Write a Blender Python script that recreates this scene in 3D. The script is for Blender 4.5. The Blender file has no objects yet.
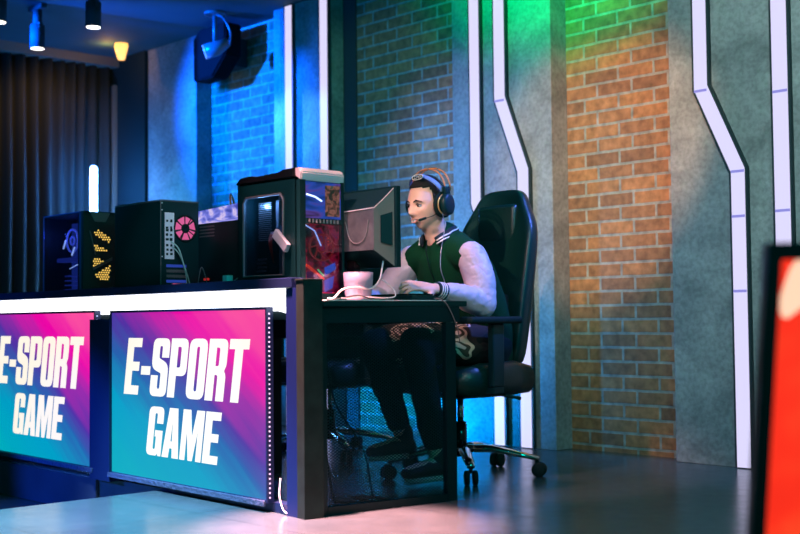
import bpy, bmesh, math, random
from mathutils import Vector, Matrix, Euler, noise
random.seed(7)
sc = bpy.context.scene
COL = sc.collection
PI = math.pi
V = Vector

# ------------------------------------------------------------------ materials
def principled(name):
    m = bpy.data.materials.new(name); m.use_nodes = True
    return m, m.node_tree, m.node_tree.nodes['Principled BSDF']

def mat(name, col, rough=.5, metal=0, emit=None, es=0, spec=.5, var=0, vscale=8, bump=0, bscale=60, coat=0, sheen=0):
    m, nt, b = principled(name)
    N, L = nt.nodes, nt.links
    b.inputs['Base Color'].default_value = (*col, 1)
    b.inputs['Roughness'].default_value = rough
    b.inputs['Metallic'].default_value = metal
    b.inputs['Specular IOR Level'].default_value = spec
    b.inputs['Coat Weight'].default_value = coat
    b.inputs['Sheen Weight'].default_value = sheen
    if emit is not None:
        b.inputs['Emission Color'].default_value = (*emit, 1)
        b.inputs['Emission Strength'].default_value = es
    tc = None
    if var or bump:
        tc = N.new('ShaderNodeTexCoord')
    if var:
        n = N.new('ShaderNodeTexNoise'); n.inputs['Scale'].default_value = vscale; n.inputs['Detail'].default_value = 6
        L.new(tc.outputs['Object'], n.inputs['Vector'])
        r = N.new('ShaderNodeValToRGB')
        r.color_ramp.elements[0].position = .3; r.color_ramp.elements[1].position = .7
        r.color_ramp.elements[0].color = (*[max(0, c*(1-var)) for c in col], 1)
        r.color_ramp.elements[1].color = (*[min(1, c*(1+var)) for c in col], 1)
        L.new(n.outputs['Fac'], r.inputs['Fac']); L.new(r.outputs['Color'], b.inputs['Base Color'])
    if bump:
        n2 = N.new('ShaderNodeTexNoise'); n2.inputs['Scale'].default_value = bscale; n2.inputs['Detail'].default_value = 4
        L.new(tc.outputs['Object'], n2.inputs['Vector'])
        bp = N.new('ShaderNodeBump'); bp.inputs['Strength'].default_value = bump; bp.inputs['Distance'].default_value = .01
        L.new(n2.outputs['Fac'], bp.inputs['Height']); L.new(bp.outputs['Normal'], b.inputs['Normal'])
    return m

def brick_mat():
    m, nt, b = principled('brick'); N, L = nt.nodes, nt.links
    tc = N.new('ShaderNodeTexCoord'); sp = N.new('ShaderNodeSeparateXYZ'); cb = N.new('ShaderNodeCombineXYZ')
    L.new(tc.outputs['Object'], sp.inputs[0]); L.new(sp.outputs['X'], cb.inputs['X']); L.new(sp.outputs['Z'], cb.inputs['Y'])
    # gentle wobble of the joints
    nz = N.new('ShaderNodeTexNoise'); nz.inputs['Scale'].default_value = 9
    L.new(tc.outputs['Object'], nz.inputs['Vector'])
    mx = N.new('ShaderNodeVectorMath'); mx.operation = 'SCALE'; mx.inputs['Scale'].default_value = .006
    L.new(nz.outputs['Color'], mx.inputs[0])
    ad = N.new('ShaderNodeVectorMath'); ad.operation = 'ADD'
    of = N.new('ShaderNodeVectorMath'); of.operation = 'ADD'; of.inputs[1].default_value = (3.798-.003+.2165*60, -1.324-.003+.0719*40, 0)
    L.new(cb.outputs[0], of.inputs[0]); L.new(of.outputs[0], ad.inputs[0]); L.new(mx.outputs[0], ad.inputs[1])
    br = N.new('ShaderNodeTexBrick')
    br.offset = .38; br.squash = 1
    br.inputs['Scale'].default_value = 1
    br.inputs['Brick Width'].default_value = .2165; br.inputs['Row Height'].default_value = .0719
    br.inputs['Mortar Size'].default_value = .0075; br.inputs['Mortar Smooth'].default_value = .25
    br.inputs['Bias'].default_value = -.1
    br.inputs['Color1'].default_value = (.46, .20, .085, 1)
    br.inputs['Color2'].default_value = (.24, .115, .065, 1)
    br.inputs['Mortar'].default_value = (.36, .34, .30, 1)
    L.new(ad.outputs[0], br.inputs['Vector'])
    n2 = N.new('ShaderNodeTexNoise'); n2.inputs['Scale'].default_value = 22; n2.inputs['Detail'].default_value = 8
    L.new(tc.outputs['Object'], n2.inputs['Vector'])
    r = N.new('ShaderNodeValToRGB'); r.color_ramp.elements[0].position = .3; r.color_ramp.elements[1].position = .72
    r.color_ramp.elements[0].color = (.5, .5, .5, 1); r.color_ramp.elements[1].color = (1.25, 1.2, 1.15, 1)
    L.new(n2.outputs['Fac'], r.inputs['Fac'])
    mul = N.new('ShaderNodeMix'); mul.data_type = 'RGBA'; mul.blend_type = 'MULTIPLY'; mul.inputs['Factor'].default_value = .9
    L.new(br.outputs['Color'], mul.inputs['A']); L.new(r.outputs['Color'], mul.inputs['B'])
    L.new(mul.outputs['Result'], b.inputs['Base Color'])
    b.inputs['Roughness'].default_value = .85
    sub = N.new('ShaderNodeMath'); sub.operation = 'SUBTRACT'; sub.inputs[0].default_value = 1
    L.new(br.outputs['Fac'], sub.inputs[1])
    mm = N.new('ShaderNodeMath'); mm.operation = 'MULTIPLY_ADD'; mm.inputs[1].default_value = .25
    L.new(n2.outputs['Fac'], mm.inputs[0]); L.new(sub.outputs[0], mm.inputs[2])
    bp = N.new('ShaderNodeBump'); bp.inputs['Strength'].default_value = .7; bp.inputs['Distance'].default_value = .008
    L.new(mm.outputs[0], bp.inputs['Height']); L.new(bp.outputs['Normal'], b.inputs['Normal'])
    return m

def concrete_mat():
    m, nt, b = principled('concrete'); N, L = nt.nodes, nt.links
    tc = N.new('ShaderNodeTexCoord')
    n = N.new('ShaderNodeTexNoise'); n.inputs['Scale'].default_value = 3.2; n.inputs['Detail'].default_value = 10; n.inputs['Distortion'].default_value = .8
    n.inputs['Roughness'].default_value = .65
    L.new(tc.outputs['Object'], n.inputs['Vector'])
    r = N.new('ShaderNodeValToRGB'); e = r.color_ramp.elements
    e[0].position = .32; e[0].color = (.17, .175, .18, 1); e[1].position = .68; e[1].color = (.36, .36, .36, 1)
    L.new(n.outputs['Fac'], r.inputs['Fac'])
    n3 = N.new('ShaderNodeTexNoise'); n3.inputs['Scale'].default_value = 45; n3.inputs['Detail'].default_value = 5
    L.new(tc.outputs['Object'], n3.inputs['Vector'])
    r3 = N.new('ShaderNodeValToRGB'); r3.color_ramp.elements[0].position = .35; r3.color_ramp.elements[0].color = (.72, .72, .72, 1)
    r3.color_ramp.elements[1].position = .6; r3.color_ramp.elements[1].color = (1.05, 1.05, 1.05, 1)
    L.new(n3.outputs['Fac'], r3.inputs['Fac'])
    mul = N.new('ShaderNodeMix'); mul.data_type = 'RGBA'; mul.blend_type = 'MULTIPLY'; mul.inputs['Factor'].default_value = .8
    L.new(r.outputs['Color'], mul.inputs['A']); L.new(r3.outputs['Color'], mul.inputs['B'])
    L.new(mul.outputs['Result'], b.inputs['Base Color'])
    b.inputs['Roughness'].default_value = .8
    bp = N.new('ShaderNodeBump'); bp.inputs['Strength'].default_value = .25; bp.inputs['Distance'].default_value = .01
    L.new(n3.outputs['Fac'], bp.inputs['Height']); L.new(bp.outputs['Normal'], b.inputs['Normal'])
    return m

def floor_mat():
    m, nt, b = principled('floor_paint'); N, L = nt.nodes, nt.links
    tc = N.new('ShaderNodeTexCoord')
    n = N.new('ShaderNodeTexNoise'); n.inputs['Scale'].default_value = 2.2; n.inputs['Detail'].default_value = 10; n.inputs['Roughness'].default_value = .7
    L.new(tc.outputs['Object'], n.inputs['Vector'])
    r = N.new('ShaderNodeValToRGB'); e = r.color_ramp.elements
    e[0].position = .3; e[0].color = (.042, .068, .078, 1); e[1].position = .7; e[1].color = (.075, .108, .12, 1)
    L.new(n.outputs['Fac'], r.inputs['Fac'])
    # sheet seams
    br = N.new('ShaderNodeTexBrick'); br.offset = 0; br.inputs['Scale'].default_value = 1
    br.inputs['Brick Width'].default_value = 1.22; br.inputs['Row Height'].default_value = .61
    br.inputs['Mortar Size'].default_value = .0035; br.inputs['Mortar Smooth'].default_value = .3
    br.inputs['Color1'].default_value = (1, 1, 1, 1); br.inputs['Color2'].default_value = (.94, .94, .94, 1); br.inputs['Mortar'].default_value = (.45, .45, .45, 1)
    L.new(tc.outputs['Object'], br.inputs['Vector'])
    mul = N.new('ShaderNodeMix'); mul.data_type = 'RGBA'; mul.blend_type = 'MULTIPLY'; mul.inputs['Factor'].default_value = .8
    L.new(r.outputs['Color'], mul.inputs['A']); L.new(br.outputs['Color'], mul.inputs['B'])
    L.new(mul.outputs['Result'], b.inputs['Base Color'])
    b.inputs['Specular IOR Level'].default_value = .4
    n2 = N.new('ShaderNodeTexNoise'); n2.inputs['Scale'].default_value = 14; n2.inputs['Detail'].default_value = 6
    L.new(tc.outputs['Object'], n2.inputs['Vector'])
    r2 = N.new('ShaderNodeMapRange'); r2.inputs['To Min'].default_value = .17; r2.inputs['To Max'].default_value = .30
    L.new(n2.outputs['Fac'], r2.inputs['Value']); L.new(r2.outputs['Result'], b.inputs['Roughness'])
    bp = N.new('ShaderNodeBump'); bp.inputs['Strength'].default_value = .12; bp.inputs['Distance'].default_value = .01
    L.new(n2.outputs['Fac'], bp.inputs['Height']); L.new(bp.outputs['Normal'], b.inputs['Normal'])
    return m

def screen_mat():
    """diagonal teal - indigo - magenta picture shown on the sign screens (local x 0..1.163, z 0..0.68)"""
    m, nt, b = principled('sign_picture'); N, L = nt.nodes, nt.links
    tc = N.new('ShaderNodeTexCoord'); sp = N.new('ShaderNodeSeparateXYZ')
    L.new(tc.outputs['Object'], sp.inputs[0])
    def math_(op, a, b_, c=None):
        q = N.new('ShaderNodeMath'); q.operation = op
        for i, v in enumerate((a, b_, c)):
            if v is None: continue
            if isinstance(v, (int, float)): q.inputs[i].default_value = v
            else: L.new(v, q.inputs[i])
        return q.outputs[0]
    u = math_('MULTIPLY', sp.outputs['X'], .58/1.163)
    s = math_('MULTIPLY_ADD', sp.outputs['Z'], .75/.68, u)
    # brush streaks running up to the right
    m0 = N.new('ShaderNodeMapping'); m0.inputs['Rotation'].default_value = (0, math.radians(-36), 0)
    L.new(tc.outputs['Object'], m0.inputs['Vector'])
    mp = N.new('ShaderNodeMapping'); mp.inputs['Scale'].default_value = (.5, 1, 7)
    L.new(m0.outputs[0], mp.inputs['Vector'])
    nz = N.new('ShaderNodeTexNoise'); nz.inputs['Scale'].default_value = 1.6; nz.inputs['Detail'].default_value = 5
    L.new(mp.outputs[0], nz.inputs['Vector'])
    s2 = math_('MULTIPLY_ADD', nz.outputs['Fac'], .34, s)
    s3 = math_('SUBTRACT', s2, .17)
    s4 = math_('MULTIPLY', s3, .745)
    r = N.new('ShaderNodeValToRGB'); cr = r.color_ramp
    stops = [(0, (.0, .42, .50)), (.30, (.0, .34, .55)), (.44, (.02, .12, .42)), (.56, (.08, .03, .36)), (.66, (.34, .02, .38)), (.78, (.85, .0, .38)), (.97, (1.0, .10, .35))]
    cr.elements[0].position, cr.elements[0].color = stops[0][0], (*stops[0][1], 1)
    cr.elements[1].position, cr.elements[1].color = stops[-1][0], (*stops[-1][1], 1)
    for p, c in stops[1:-1]:
        el = cr.elements.new(p); el.color = (*c, 1)
    L.new(s4, r.inputs['Fac'])
    b.inputs['Base Color'].default_value = (.01, .01, .01, 1)
    L.new(r.outputs['Color'], b.inputs['Emission Color']); b.inputs['Emission Strength'].default_value = 1.0
    b.inputs['Roughness'].default_value = .35
    return m

def camo_mat():
    m, nt, b = principled('camouflage_cloth'); N, L = nt.nodes, nt.links
    tc = N.new('ShaderNodeTexCoord')
    mp = N.new('ShaderNodeMapping'); mp.inputs['Scale'].default_value = (1, .6, 1.6)
    L.new(tc.outputs['Object'], mp.inputs['Vector'])
    n = N.new('ShaderNodeTexNoise'); n.inputs['Scale'].default_value = 9; n.inputs['Detail'].default_value = 1; n.inputs['Distortion'].default_value = .5
    L.new(mp.outputs[0], n.inputs['Vector'])
    r = N.new('ShaderNodeValToRGB'); r.color_ramp.interpolation = 'CONSTANT'; e = r.color_ramp.elements
    e[0].position = 0; e[0].color = (.010, .016, .013, 1); e[1].position = .45; e[1].color = (.62, .55, .40, 1)
    for p, c in ((.52, (.04, .05, .03)), (.58, (.55, .50, .42)), (.65, (.03, .028, .02))):
        q = e.new(p); q.color = (*c, 1)
    L.new(n.outputs['Fac'], r.inputs['Fac']); L.new(r.outputs['Color'], b.inputs['Base Color'])
    b.inputs['Roughness'].default_value = .9
    return m

def glass_mat(name, col=(.6, .7, .8), mixf=.8, rough=.03):
    m = bpy.data.materials.new(name); m.use_nodes = True; nt = m.node_tree; N, L = nt.nodes, nt.links
    N.clear()
    o = N.new('ShaderNodeOutputMaterial'); t = N.new('ShaderNodeBsdfTransparent'); g = N.new('ShaderNodeBsdfGlossy'); mx = N.new('ShaderNodeMixShader')
    t.inputs['Color'].default_value = (*col, 1); g.inputs['Roughness'].default_value = rough; g.inputs['Color'].default_value = (.9, .9, .95, 1)
    mx.inputs[0].default_value = 1-mixf
    L.new(t.outputs[0], mx.inputs[1]); L.new(g.outputs[0], mx.inputs[2]); L.new(mx.outputs[0], o.inputs[0])
    return m

def mottled_glow(name, stops, scale, es, stretch=(1, 1, 1)):
    m, nt, b = principled(name); N, L = nt.nodes, nt.links
    tc = N.new('ShaderNodeTexCoord'); mp = N.new('ShaderNodeMapping'); mp.inputs['Scale'].default_value = stretch
    L.new(tc.outputs['Object'], mp.inputs['Vector'])
    n = N.new('ShaderNodeTexNoise'); n.inputs['Scale'].default_value = scale; n.inputs['Detail'].default_value = 4; n.inputs['Distortion'].default_value = .6
    L.new(mp.outputs[0], n.inputs['Vector'])
    r = N.new('ShaderNodeValToRGB'); e = r.color_ramp.elements
    e[0].position, e[0].color = stops[0][0], (*stops[0][1], 1); e[1].position, e[1].color = stops[-1][0], (*stops[-1][1], 1)
    for p, c in stops[1:-1]: q = e.new(p); q.color = (*c, 1)
    L.new(n.outputs['Fac'], r.inputs['Fac']); L.new(r.outputs['Color'], b.inputs['Emission Color'])
    b.inputs['Emission Strength'].default_value = es; b.inputs['Base Color'].default_value = (.01, .01, .01, 1); b.inputs['Roughness'].default_value = .3
    return m

M = {}
M['brick'] = brick_mat(); M['concrete'] = concrete_mat(); M['floor'] = floor_mat(); M['screen'] = screen_mat(); M['camo'] = camo_mat()
M['ceiling'] = mat('ceiling_paint', (.03, .09, .10), .8, var=.15, vscale=1.5)
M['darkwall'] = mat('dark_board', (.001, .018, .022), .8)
M['riser'] = mat('riser_laminate', (.05, .06, .09), .35, var=.2, vscale=4)
M['curtain'] = mat('curtain_cloth', (.018, .021, .018), .85, bump=.2, bscale=90)
M['rail'] = mat('rail_paint', (.20, .15, .11), .6)
M['black'] = mat('black_plastic', (.001, .028, .030), .45, spec=.3)  # teal shadow lift put into the base colour, as in the other blacks
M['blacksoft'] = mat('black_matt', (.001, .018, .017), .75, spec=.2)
M['blackgloss'] = mat('black_gloss', (.008, .008, .01), .12)
M['blackmetal'] = mat('black_metal', (.001, .017, .020), .45, spec=.3)  # metal black carries the teal shadow lift as well
M['metalbluelit'] = mat('blue_lit_metal', (.008, .022, .085), .4, metal=.2)  # blue light on the counter metal is put into its colour
M['wood'] = mat('dark_veneer', (.010, .024, .021), .6, spec=.25, var=.35, vscale=14)  # veneer colour includes the teal shadow lift
M['leather'] = mat('black_leather', (.001, .026, .022), .36, bump=.12, bscale=120, spec=.5)  # leather black with the same teal lift mixed in
M['chrome'] = mat('chrome', (.75, .72, .62), .14, metal=1)
M['steel'] = mat('grey_steel', (.35, .36, .38), .35, metal=.8)
M['grey'] = mat('grey_plastic', (.30, .29, .28), .35)
M['greymid'] = mat('mid_grey_plastic', (.12, .12, .125), .3)
M['white'] = mat('white_plastic', (.8, .8, .82), .4)
M['mugwhite'] = mat('white_ceramic', (.30, .30, .40), .35)
M['paper'] = mat('pale_sheet', (.8, .76, .74), .6)
M['cablew'] = mat('white_cable', (.8, .78, .78), .5)
M['cableg'] = mat('pale_green_cable', (.35, .62, .55), .5)
M['cableo'] = mat('orange_cable', (.7, .22, .05), .5)
M['iometal'] = mat('io_plate_metal', (.8, .78, .86), .4)
M['led'] = mat('led_diffuser', (.02, .02, .03), .5, emit=(.74, .70, 1.0), es=1.0)
M['ledseam'] = mat('led_seam', (.02, .02, .04), .5, emit=(.35, .33, .95), es=.75)
M['ledwhite'] = mat('white_light_panel', (.9, .9, .9), .5, emit=(.93, .93, 1.0), es=3.2)
M['ledframe'] = mat('led_channel', (.012, .03, .035), .5)
M['tube'] = mat('tube_glow', (.8, .9, 1), .5, emit=(.16, .45, 1.0), es=45)
M['spotlens'] = mat('lamp_lens', (.9, .9, .85), .4, emit=(1, .93, .75), es=3.5)
M['warmglow'] = mat('warm_lamp', (.9, .6, .2), .4, emit=(1, .50, .10), es=1.8)
M['letter'] = mat('cream_letters', (.1, .1, .09), .4, emit=(1.0, .93, .80), es=1.0)
M['leddot'] = mat('led_dot', (.8, .8, 1), .4, emit=(.4, .45, 1), es=.5)
M['redglow'] = mat('red_glow', (.3, .02, .01), .3, emit=(1, .05, .02), es=1.4)
M['redglow2'] = mat('dim_red_glow', (.2, .02, .02), .3, emit=(.8, .04, .04), es=.42)
M['blueglow'] = mat('blue_glow', (.02, .05, .3), .3, emit=(.12, .2, 1), es=.9)
M['blueline'] = mat('blue_light_bar', (.3, .4, .9), .3, emit=(.45, .6, 1), es=2.0)
M['bluedim'] = mat('dim_blue_glow', (.01, .02, .1), .4, emit=(.02, .05, .35), es=.8)
M['pinkglow'] = mat('pink_glow', (.05, .02, .04), .3, emit=(.9, .14, .38), es=.7)
M['yellowglow'] = mat('yellow_glow', (.4, .3, .05), .3, emit=(1, .62, .12), es=1.1)
M['greenglow'] = mat('green_glow', (.1, .4, .1), .3, emit=(.2, 1, .3), es=1.2)
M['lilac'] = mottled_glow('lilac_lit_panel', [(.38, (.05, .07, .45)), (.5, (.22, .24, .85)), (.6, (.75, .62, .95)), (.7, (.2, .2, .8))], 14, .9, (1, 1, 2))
M['glass'] = glass_mat('smoked_glass', (.55, .6, .7), .86)
M['skin'] = mat('skin', (.78, .50, .37), .5, var=.06, vscale=14)
M['lip'] = mat('lip', (.50, .25, .20), .4)
M['hair'] = mat('black_hair', (.006, .006, .006), .75, bump=.5, bscale=220)
M['eyewhite'] = mat('eye_white', (.65, .62, .6), .3)
M['iris'] = mat('dark_iris', (.02, .012, .01), .2)
M['vest'] = mat('dark_green_wool', (.0005, .042, .017), .9, spec=.15, bump=.3, bscale=200)  # wool green with the teal shadow lift mixed in
M['sleeve'] = mat('white_leather_sleeve', (.56, .52, .58), .45, bump=.12, bscale=30)
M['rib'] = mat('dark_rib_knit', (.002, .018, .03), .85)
M['ribwhite'] = mat('white_knit_stripe', (.8, .8, .78), .8)
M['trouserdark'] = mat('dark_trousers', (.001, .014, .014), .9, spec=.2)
M['shoe'] = mat('black_shoe', (.012, .012, .013), .6)
M['sole'] = mat('pale_sole', (.55, .58, .6), .6)
M['orange'] = mat('orange_metal', (.85, .28, .08), .35)
M['gold'] = mat('gold_ring', (.8, .55, .22), .3, metal=.6)
M['strap'] = mat('light_blue_strap', (.22, .32, .5), .5)
M['posterframe'] = mat('poster_frame', (.012, .014, .013), .5)
M['posterred'] = mottled_glow('red_backlit_film', [(.3, (.8, .012, .006)), (.5, (1.0, .03, .01)), (.7, (1.0, .08, .02))], 3.5, 1.0)
M['posterpale'] = mat('pale_backlit_film', (.8, .6, .5), .4, emit=(1.0, .62, .42), es=1.1)
M['skirt'] = mat('black_cloth', (.01, .01, .012), .9)

# ------------------------------------------------------------------ mesh helpers
def ident(): return Matrix.Identity(4)

def obj(name, bm, m, parent=None, smooth=False, label=None):
    me = bpy.data.meshes.new(name)
    bmesh.ops.recalc_face_normals(bm, faces=bm.faces)
    bm.to_mesh(me); bm.free()
    for x in (m if isinstance(m, (list, tuple)) else [m]): me.materials.append(x)
    if smooth:
        for p in me.polygons: p.use_smooth = True
    o = bpy.data.objects.new(name, me); COL.objects.link(o)
    if parent:
        o.parent = parent
    if label: o['label'] = label
    return o

def thing(name, label, cat, loc=(0, 0, 0), rz=0, group=None, rot=None):
    o = bpy.data.objects.new(name, None); COL.objects.link(o)
    o.empty_display_size = .1
    o.location = loc; o.rotation_euler = rot if rot else (0, 0, rz)
    o['label'] = label; o['category'] = cat
    if group: o['group'] = group
    return o

def tag(o, label, cat, group=None):
    o['label'] = label; o['category'] = cat
    if group: o['group'] = group
    return o

def struct(name, bm, m, smooth=False):
    o = obj(name, bm, m, smooth=smooth); o['kind'] = 'structure'; return o

def dup(root, loc, rz=None, label=None, group=None):
    def cp(o, par):
        c = o.copy(); COL.objects.link(c); c.parent = par
        for ch in [x for x in COL.objects if x.parent == o]: cp(ch, c)
        return c
    r = cp(root, None); r.location = loc
    if rz is not None: r.rotation_euler = (0, 0, rz)
    if label: r['label'] = label
    if group: r['group'] = group
    return r

def box(bm, x0, x1, y0, y1, z0, z1, mi=0, bev=0, mtx=None):
    t = bmesh.new()
    vs = [t.verts.new((x, y, z)) for x in (x0, x1) for y in (y0, y1) for z in (z0, z1)]
    for f in ((0, 1, 3, 2), (4, 6, 7, 5), (0, 4, 5, 1), (2, 3, 7, 6), (0, 2, 6, 4), (1, 5, 7, 3)):
        t.faces.new([vs[i] for i in f])
    if bev:
        bmesh.ops.bevel(t, geom=t.edges[:], offset=bev, segments=2, affect='EDGES', profile=.6)
    merge(bm, t, mtx, mi)

def merge(bm, t, mtx=None, mi=0):
    if mtx is not None: bmesh.ops.transform(t, matrix=mtx, verts=t.verts)
    t.verts.index_update()
    new = [bm.verts.new(v.co) for v in t.verts]
    for f in t.faces:
        try:
            nf = bm.faces.new([new[v.index] for v in f.verts]); nf.material_index = mi; nf.smooth = f.smooth
        except ValueError: pass
    t.free()

def B(*a, **k):
    bm = bmesh.new(); box(bm, *a, **k); return bm

def tube(bm, pts, rad, seg=12, side=None, mi=0, cap=True, closed=False):
    """sweep: rad = number, list of numbers or list of (a, b) half axes; side = fixed first axis"""
    pts = [V(p) for p in pts]; n = len(pts)
    if not isinstance(rad, (list, tuple)): rad = [rad]*n
    rad = [(r, r) if not isinstance(r, (list, tuple)) else r for r in rad]
    rings = []; prev = None
    for i, p in enumerate(pts):
        if closed: t = pts[(i+1) % n]-pts[i-1]
        else: t = pts[min(i+1, n-1)]-pts[max(i-1, 0)]
        t.normalize()
        s = V(side) if side is not None else (prev if prev is not None else (V((0, 0, 1)) if abs(t.z) < .9 else V((1, 0, 0))))
        s = s-t*s.dot(t)
        if s.length < 1e-5: s = t.orthogonal()
        s.normalize(); prev = s; u = t.cross(s)
        a, b = rad[i]
        rings.append([bm.verts.new(p+s*a*math.cos(2*PI*k/seg)+u*b*math.sin(2*PI*k/seg)) for k in range(seg)])
    m = n if closed else n-1
    for i in range(m):
        A, C_ = rings[i], rings[(i+1) % n]
        for k in range(seg):
            f = bm.faces.new((A[k], A[(k+1) % seg], C_[(k+1) % seg], C_[k])); f.material_index = mi; f.smooth = True
    if cap and not closed:
        for r_ in (rings[0], rings[-1]):
            f = bm.faces.new(r_); f.material_index = mi
    return bm

def T(*a, **k):
    bm = bmesh.new(); tube(bm, *a, **k); return bm

def spline(ctrl, n=8):
    """Catmull-Rom through control points"""
    P = [V(c) for c in ctrl]; P = [P[0]*2-P[1]]+P+[P[-1]*2-P[-2]]; out = []
    for i in range(1, len(P)-2):
        for k in range(n):
            t = k/n; a, b, c, d = P[i-1], P[i], P[i+1], P[i+2]
            out.append(.5*((2*b)+(c-a)*t+(2*a-5*b+4*c-d)*t*t+(3*b-3*c+d-a)*t**3))
    out.append(P[-2]); return out

def capsule(bm, pts, rad, seg=16, side=None):
    """limb with rounded ends for remeshing"""
    rad = [(r, r) if not isinstance(r, (list, tuple)) else r for r in rad]
    pts = [V(p) for p in pts]
    d0 = (pts[0]-pts[1]).normalized(); d1 = (pts[-1]-pts[-2]).normalized()
    P, R_ = [], []
    for k in range(4):
        a = PI/2*(1-k/4); P.append(pts[0]+d0*math.sin(a)*min(rad[0])*.98); R_.append(tuple(max(.0005, q*math.cos(a)) for q in rad[0]))
    P += pts; R_ += rad
    for k in range(1, 5):
        a = PI/2*k/4; P.append(pts[-1]+d1*math.sin(a)*min(rad[-1])*.98); R_.append(tuple(max(.0005, q*math.cos(a)) for q in rad[-1]))
    tube(bm, P, R_, seg, side)

def ball(bm, c, r, mtx=None, seg=20, mi=0):
    t = bmesh.new(); bmesh.ops.create_uvsphere(t, u_segments=seg, v_segments=max(8, seg//2), radius=1)
    for f in t.faces: f.smooth = True
    r = (r, r, r) if not isinstance(r, (list, tuple)) else r
    mm = Matrix.Translation(c) @ (mtx if mtx is not None else ident()) @ Matrix.Diagonal((*r, 1))
    merge(bm, t, mm, mi)

def cyl(bm, a, b, r, seg=20, r2=None, mi=0):
    tube(bm, [a, b], [r, r if r2 is None else r2], seg, mi=mi)
    return bm

def ring(bm, c, ax, R_, r, seg=32, mi=0, s2=8):
    ax = V(ax).normalized(); s = ax.orthogonal().normalized(); u = ax.cross(s)
    tube(bm, [V(c)+s*R_*math.cos(2*PI*k/seg)+u*R_*math.sin(2*PI*k/seg) for k in range(seg)], r, s2, side=ax, closed=True, mi=mi)

def prism(bm, poly, y0, y1, axis='y', mi=0, bev=0):
    """extrude a 2-D outline: axis y -> (x,z) outline, x -> (y,z), z -> (x,y)"""
    def P(a, b, c): return {'y': (a, c, b), 'x': (c, a, b), 'z': (a, b, c)}[axis]
    t = bmesh.new()
    A = [t.verts.new(P(a, b, y0)) for a, b in poly]; Bv = [t.verts.new(P(a, b, y1)) for a, b in poly]
    t.faces.new(A); t.faces.new(Bv[::-1])
    for i in range(len(poly)):
        j = (i+1) % len(poly); t.faces.new((A[i], Bv[i], Bv[j], A[j]))
    if bev: bmesh.ops.bevel(t, geom=t.edges[:], offset=bev, segments=2, affect='EDGES')
    merge(bm, t, None, mi)
    return bm

def remesh(o, size, smooth_it=3, disp=None):
    """voxel-remesh an object to one continuous surface"""
    m = o.modifiers.new('r', 'REMESH'); m.mode = 'VOXEL'; m.voxel_size = size; m.use_smooth_shade = True
    if smooth_it:
        s = o.modifiers.new('s', 'SMOOTH'); s.iterations = smooth_it; s.factor = .5
    dg = bpy.context.evaluated_depsgraph_get(); dg.update()
    me = bpy.data.meshes.new_from_object(o.evaluated_get(dg), depsgraph=dg)
    mats = list(o.data.materials)
    o.modifiers.clear(); o.data = me
    me.materials.clear()
    for x in mats: me.materials.append(x)
    if disp:
        bm = bmesh.new(); bm.from_mesh(me); bm.normal_update()
        for v in bm.verts: v.co += v.normal*disp(v.co)
        bm.to_mesh(me); bm.free()
    for p in me.polygons: p.use_smooth = True; p.material_index = 0
    return o

# ------------------------------------------------------------------ camera
cam_d = bpy.data.cameras.new('camera'); cam = bpy.data.objects.new('camera', cam_d); COL.objects.link(cam)
cam.matrix_world = Matrix.Translation((0, 0, .687)) @ Matrix.Rotation(math.radians(46.7), 4, 'Z') @ Matrix.Rotation(math.radians(92.5), 4, 'X') @ Matrix.Rotation(math.radians(-.57), 4, 'Z')
cam_d.sensor_width = 36; cam_d.lens = 54.0
cam_d.clip_start = .05
cam_d.dof.use_dof = True; cam_d.dof.focus_distance = 4.75; cam_d.dof.aperture_fstop = 2.6
sc.camera = cam

# ------------------------------------------------------------------ the room
CEIL = 2.77
YF, YB = 4.87, 5.0     # panel face and brick face of the long wall
# stage: platform with a step down to the left in front of the counter
bm = bmesh.new()
prism(bm, [(-9.5, 2.70), (-4.27, 2.70), (-4.27, -1.5), (2.2, -1.5), (2.2, 5.3), (-9.5, 5.3)], -.16, 0, 'z')
struct('floor', bm, M['floor'])
struct('floor_lower', B(-9.5, -4.2, -1.5, 2.75, -.22, -.165), M['floor'])
bm = B(-9.5, -4.83, 2.685, 2.699, -.163, -.004)
struct('trim_platform_riser', bm, M['riser'])
struct('ceiling', B(-9.5, 2.2, -1.5, 5.3, CEIL, CEIL+.1), M['ceiling'])
struct('wall_back', B(-9.5, 2.2, YB, YB+.2, 0, CEIL), M['brick'])
for i, (a, b) in enumerate([(-7.966, -7.31), (-6.384, -5.806), (-4.719, -3.999), (-3.272, -2.2)]):
    struct('wall_back_panel', B(a, b, YF, YB+.02, 0, CEIL, bev=.004), M['concrete'])
struct('trim_brick_edge', B(-5.805, -5.684, YB-.012, YB+.02, 0, CEIL), mat('dark_render', (.035, .04, .04), .8))
struct('wall_back_panel', B(-1.5, 2.2, YF, YB+.02, 0, CEIL), M['concrete'])
struct('wall_corner', B(-8.6, -7.98, YF-.02, YB, 0, CEIL), M['darkwall'])
struct('wall_left', B(-9.0, -8.62, -1.5, 5.2, -.2, CEIL), M['darkwall'])
# ceiling bulkhead and slot
struct('trim_ceiling_beam', B(-8.5, -8.36, -.5, 4.848, 2.70, CEIL), M['rail'])
struct('trim_corner_strip', B(-8.42, -8.385, 4.815, 4.845, 0, 2.56), M['rail'])
bm = bmesh.new()
box(bm, -7.9, -7.78, -.5, 3.2, CEIL-.06, CEIL); box(bm, -7.3, -7.18, -.5, 3.2, CEIL-.06, CEIL)
struct('trim_ceiling_slot', bm, M['metalbluelit'])

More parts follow.
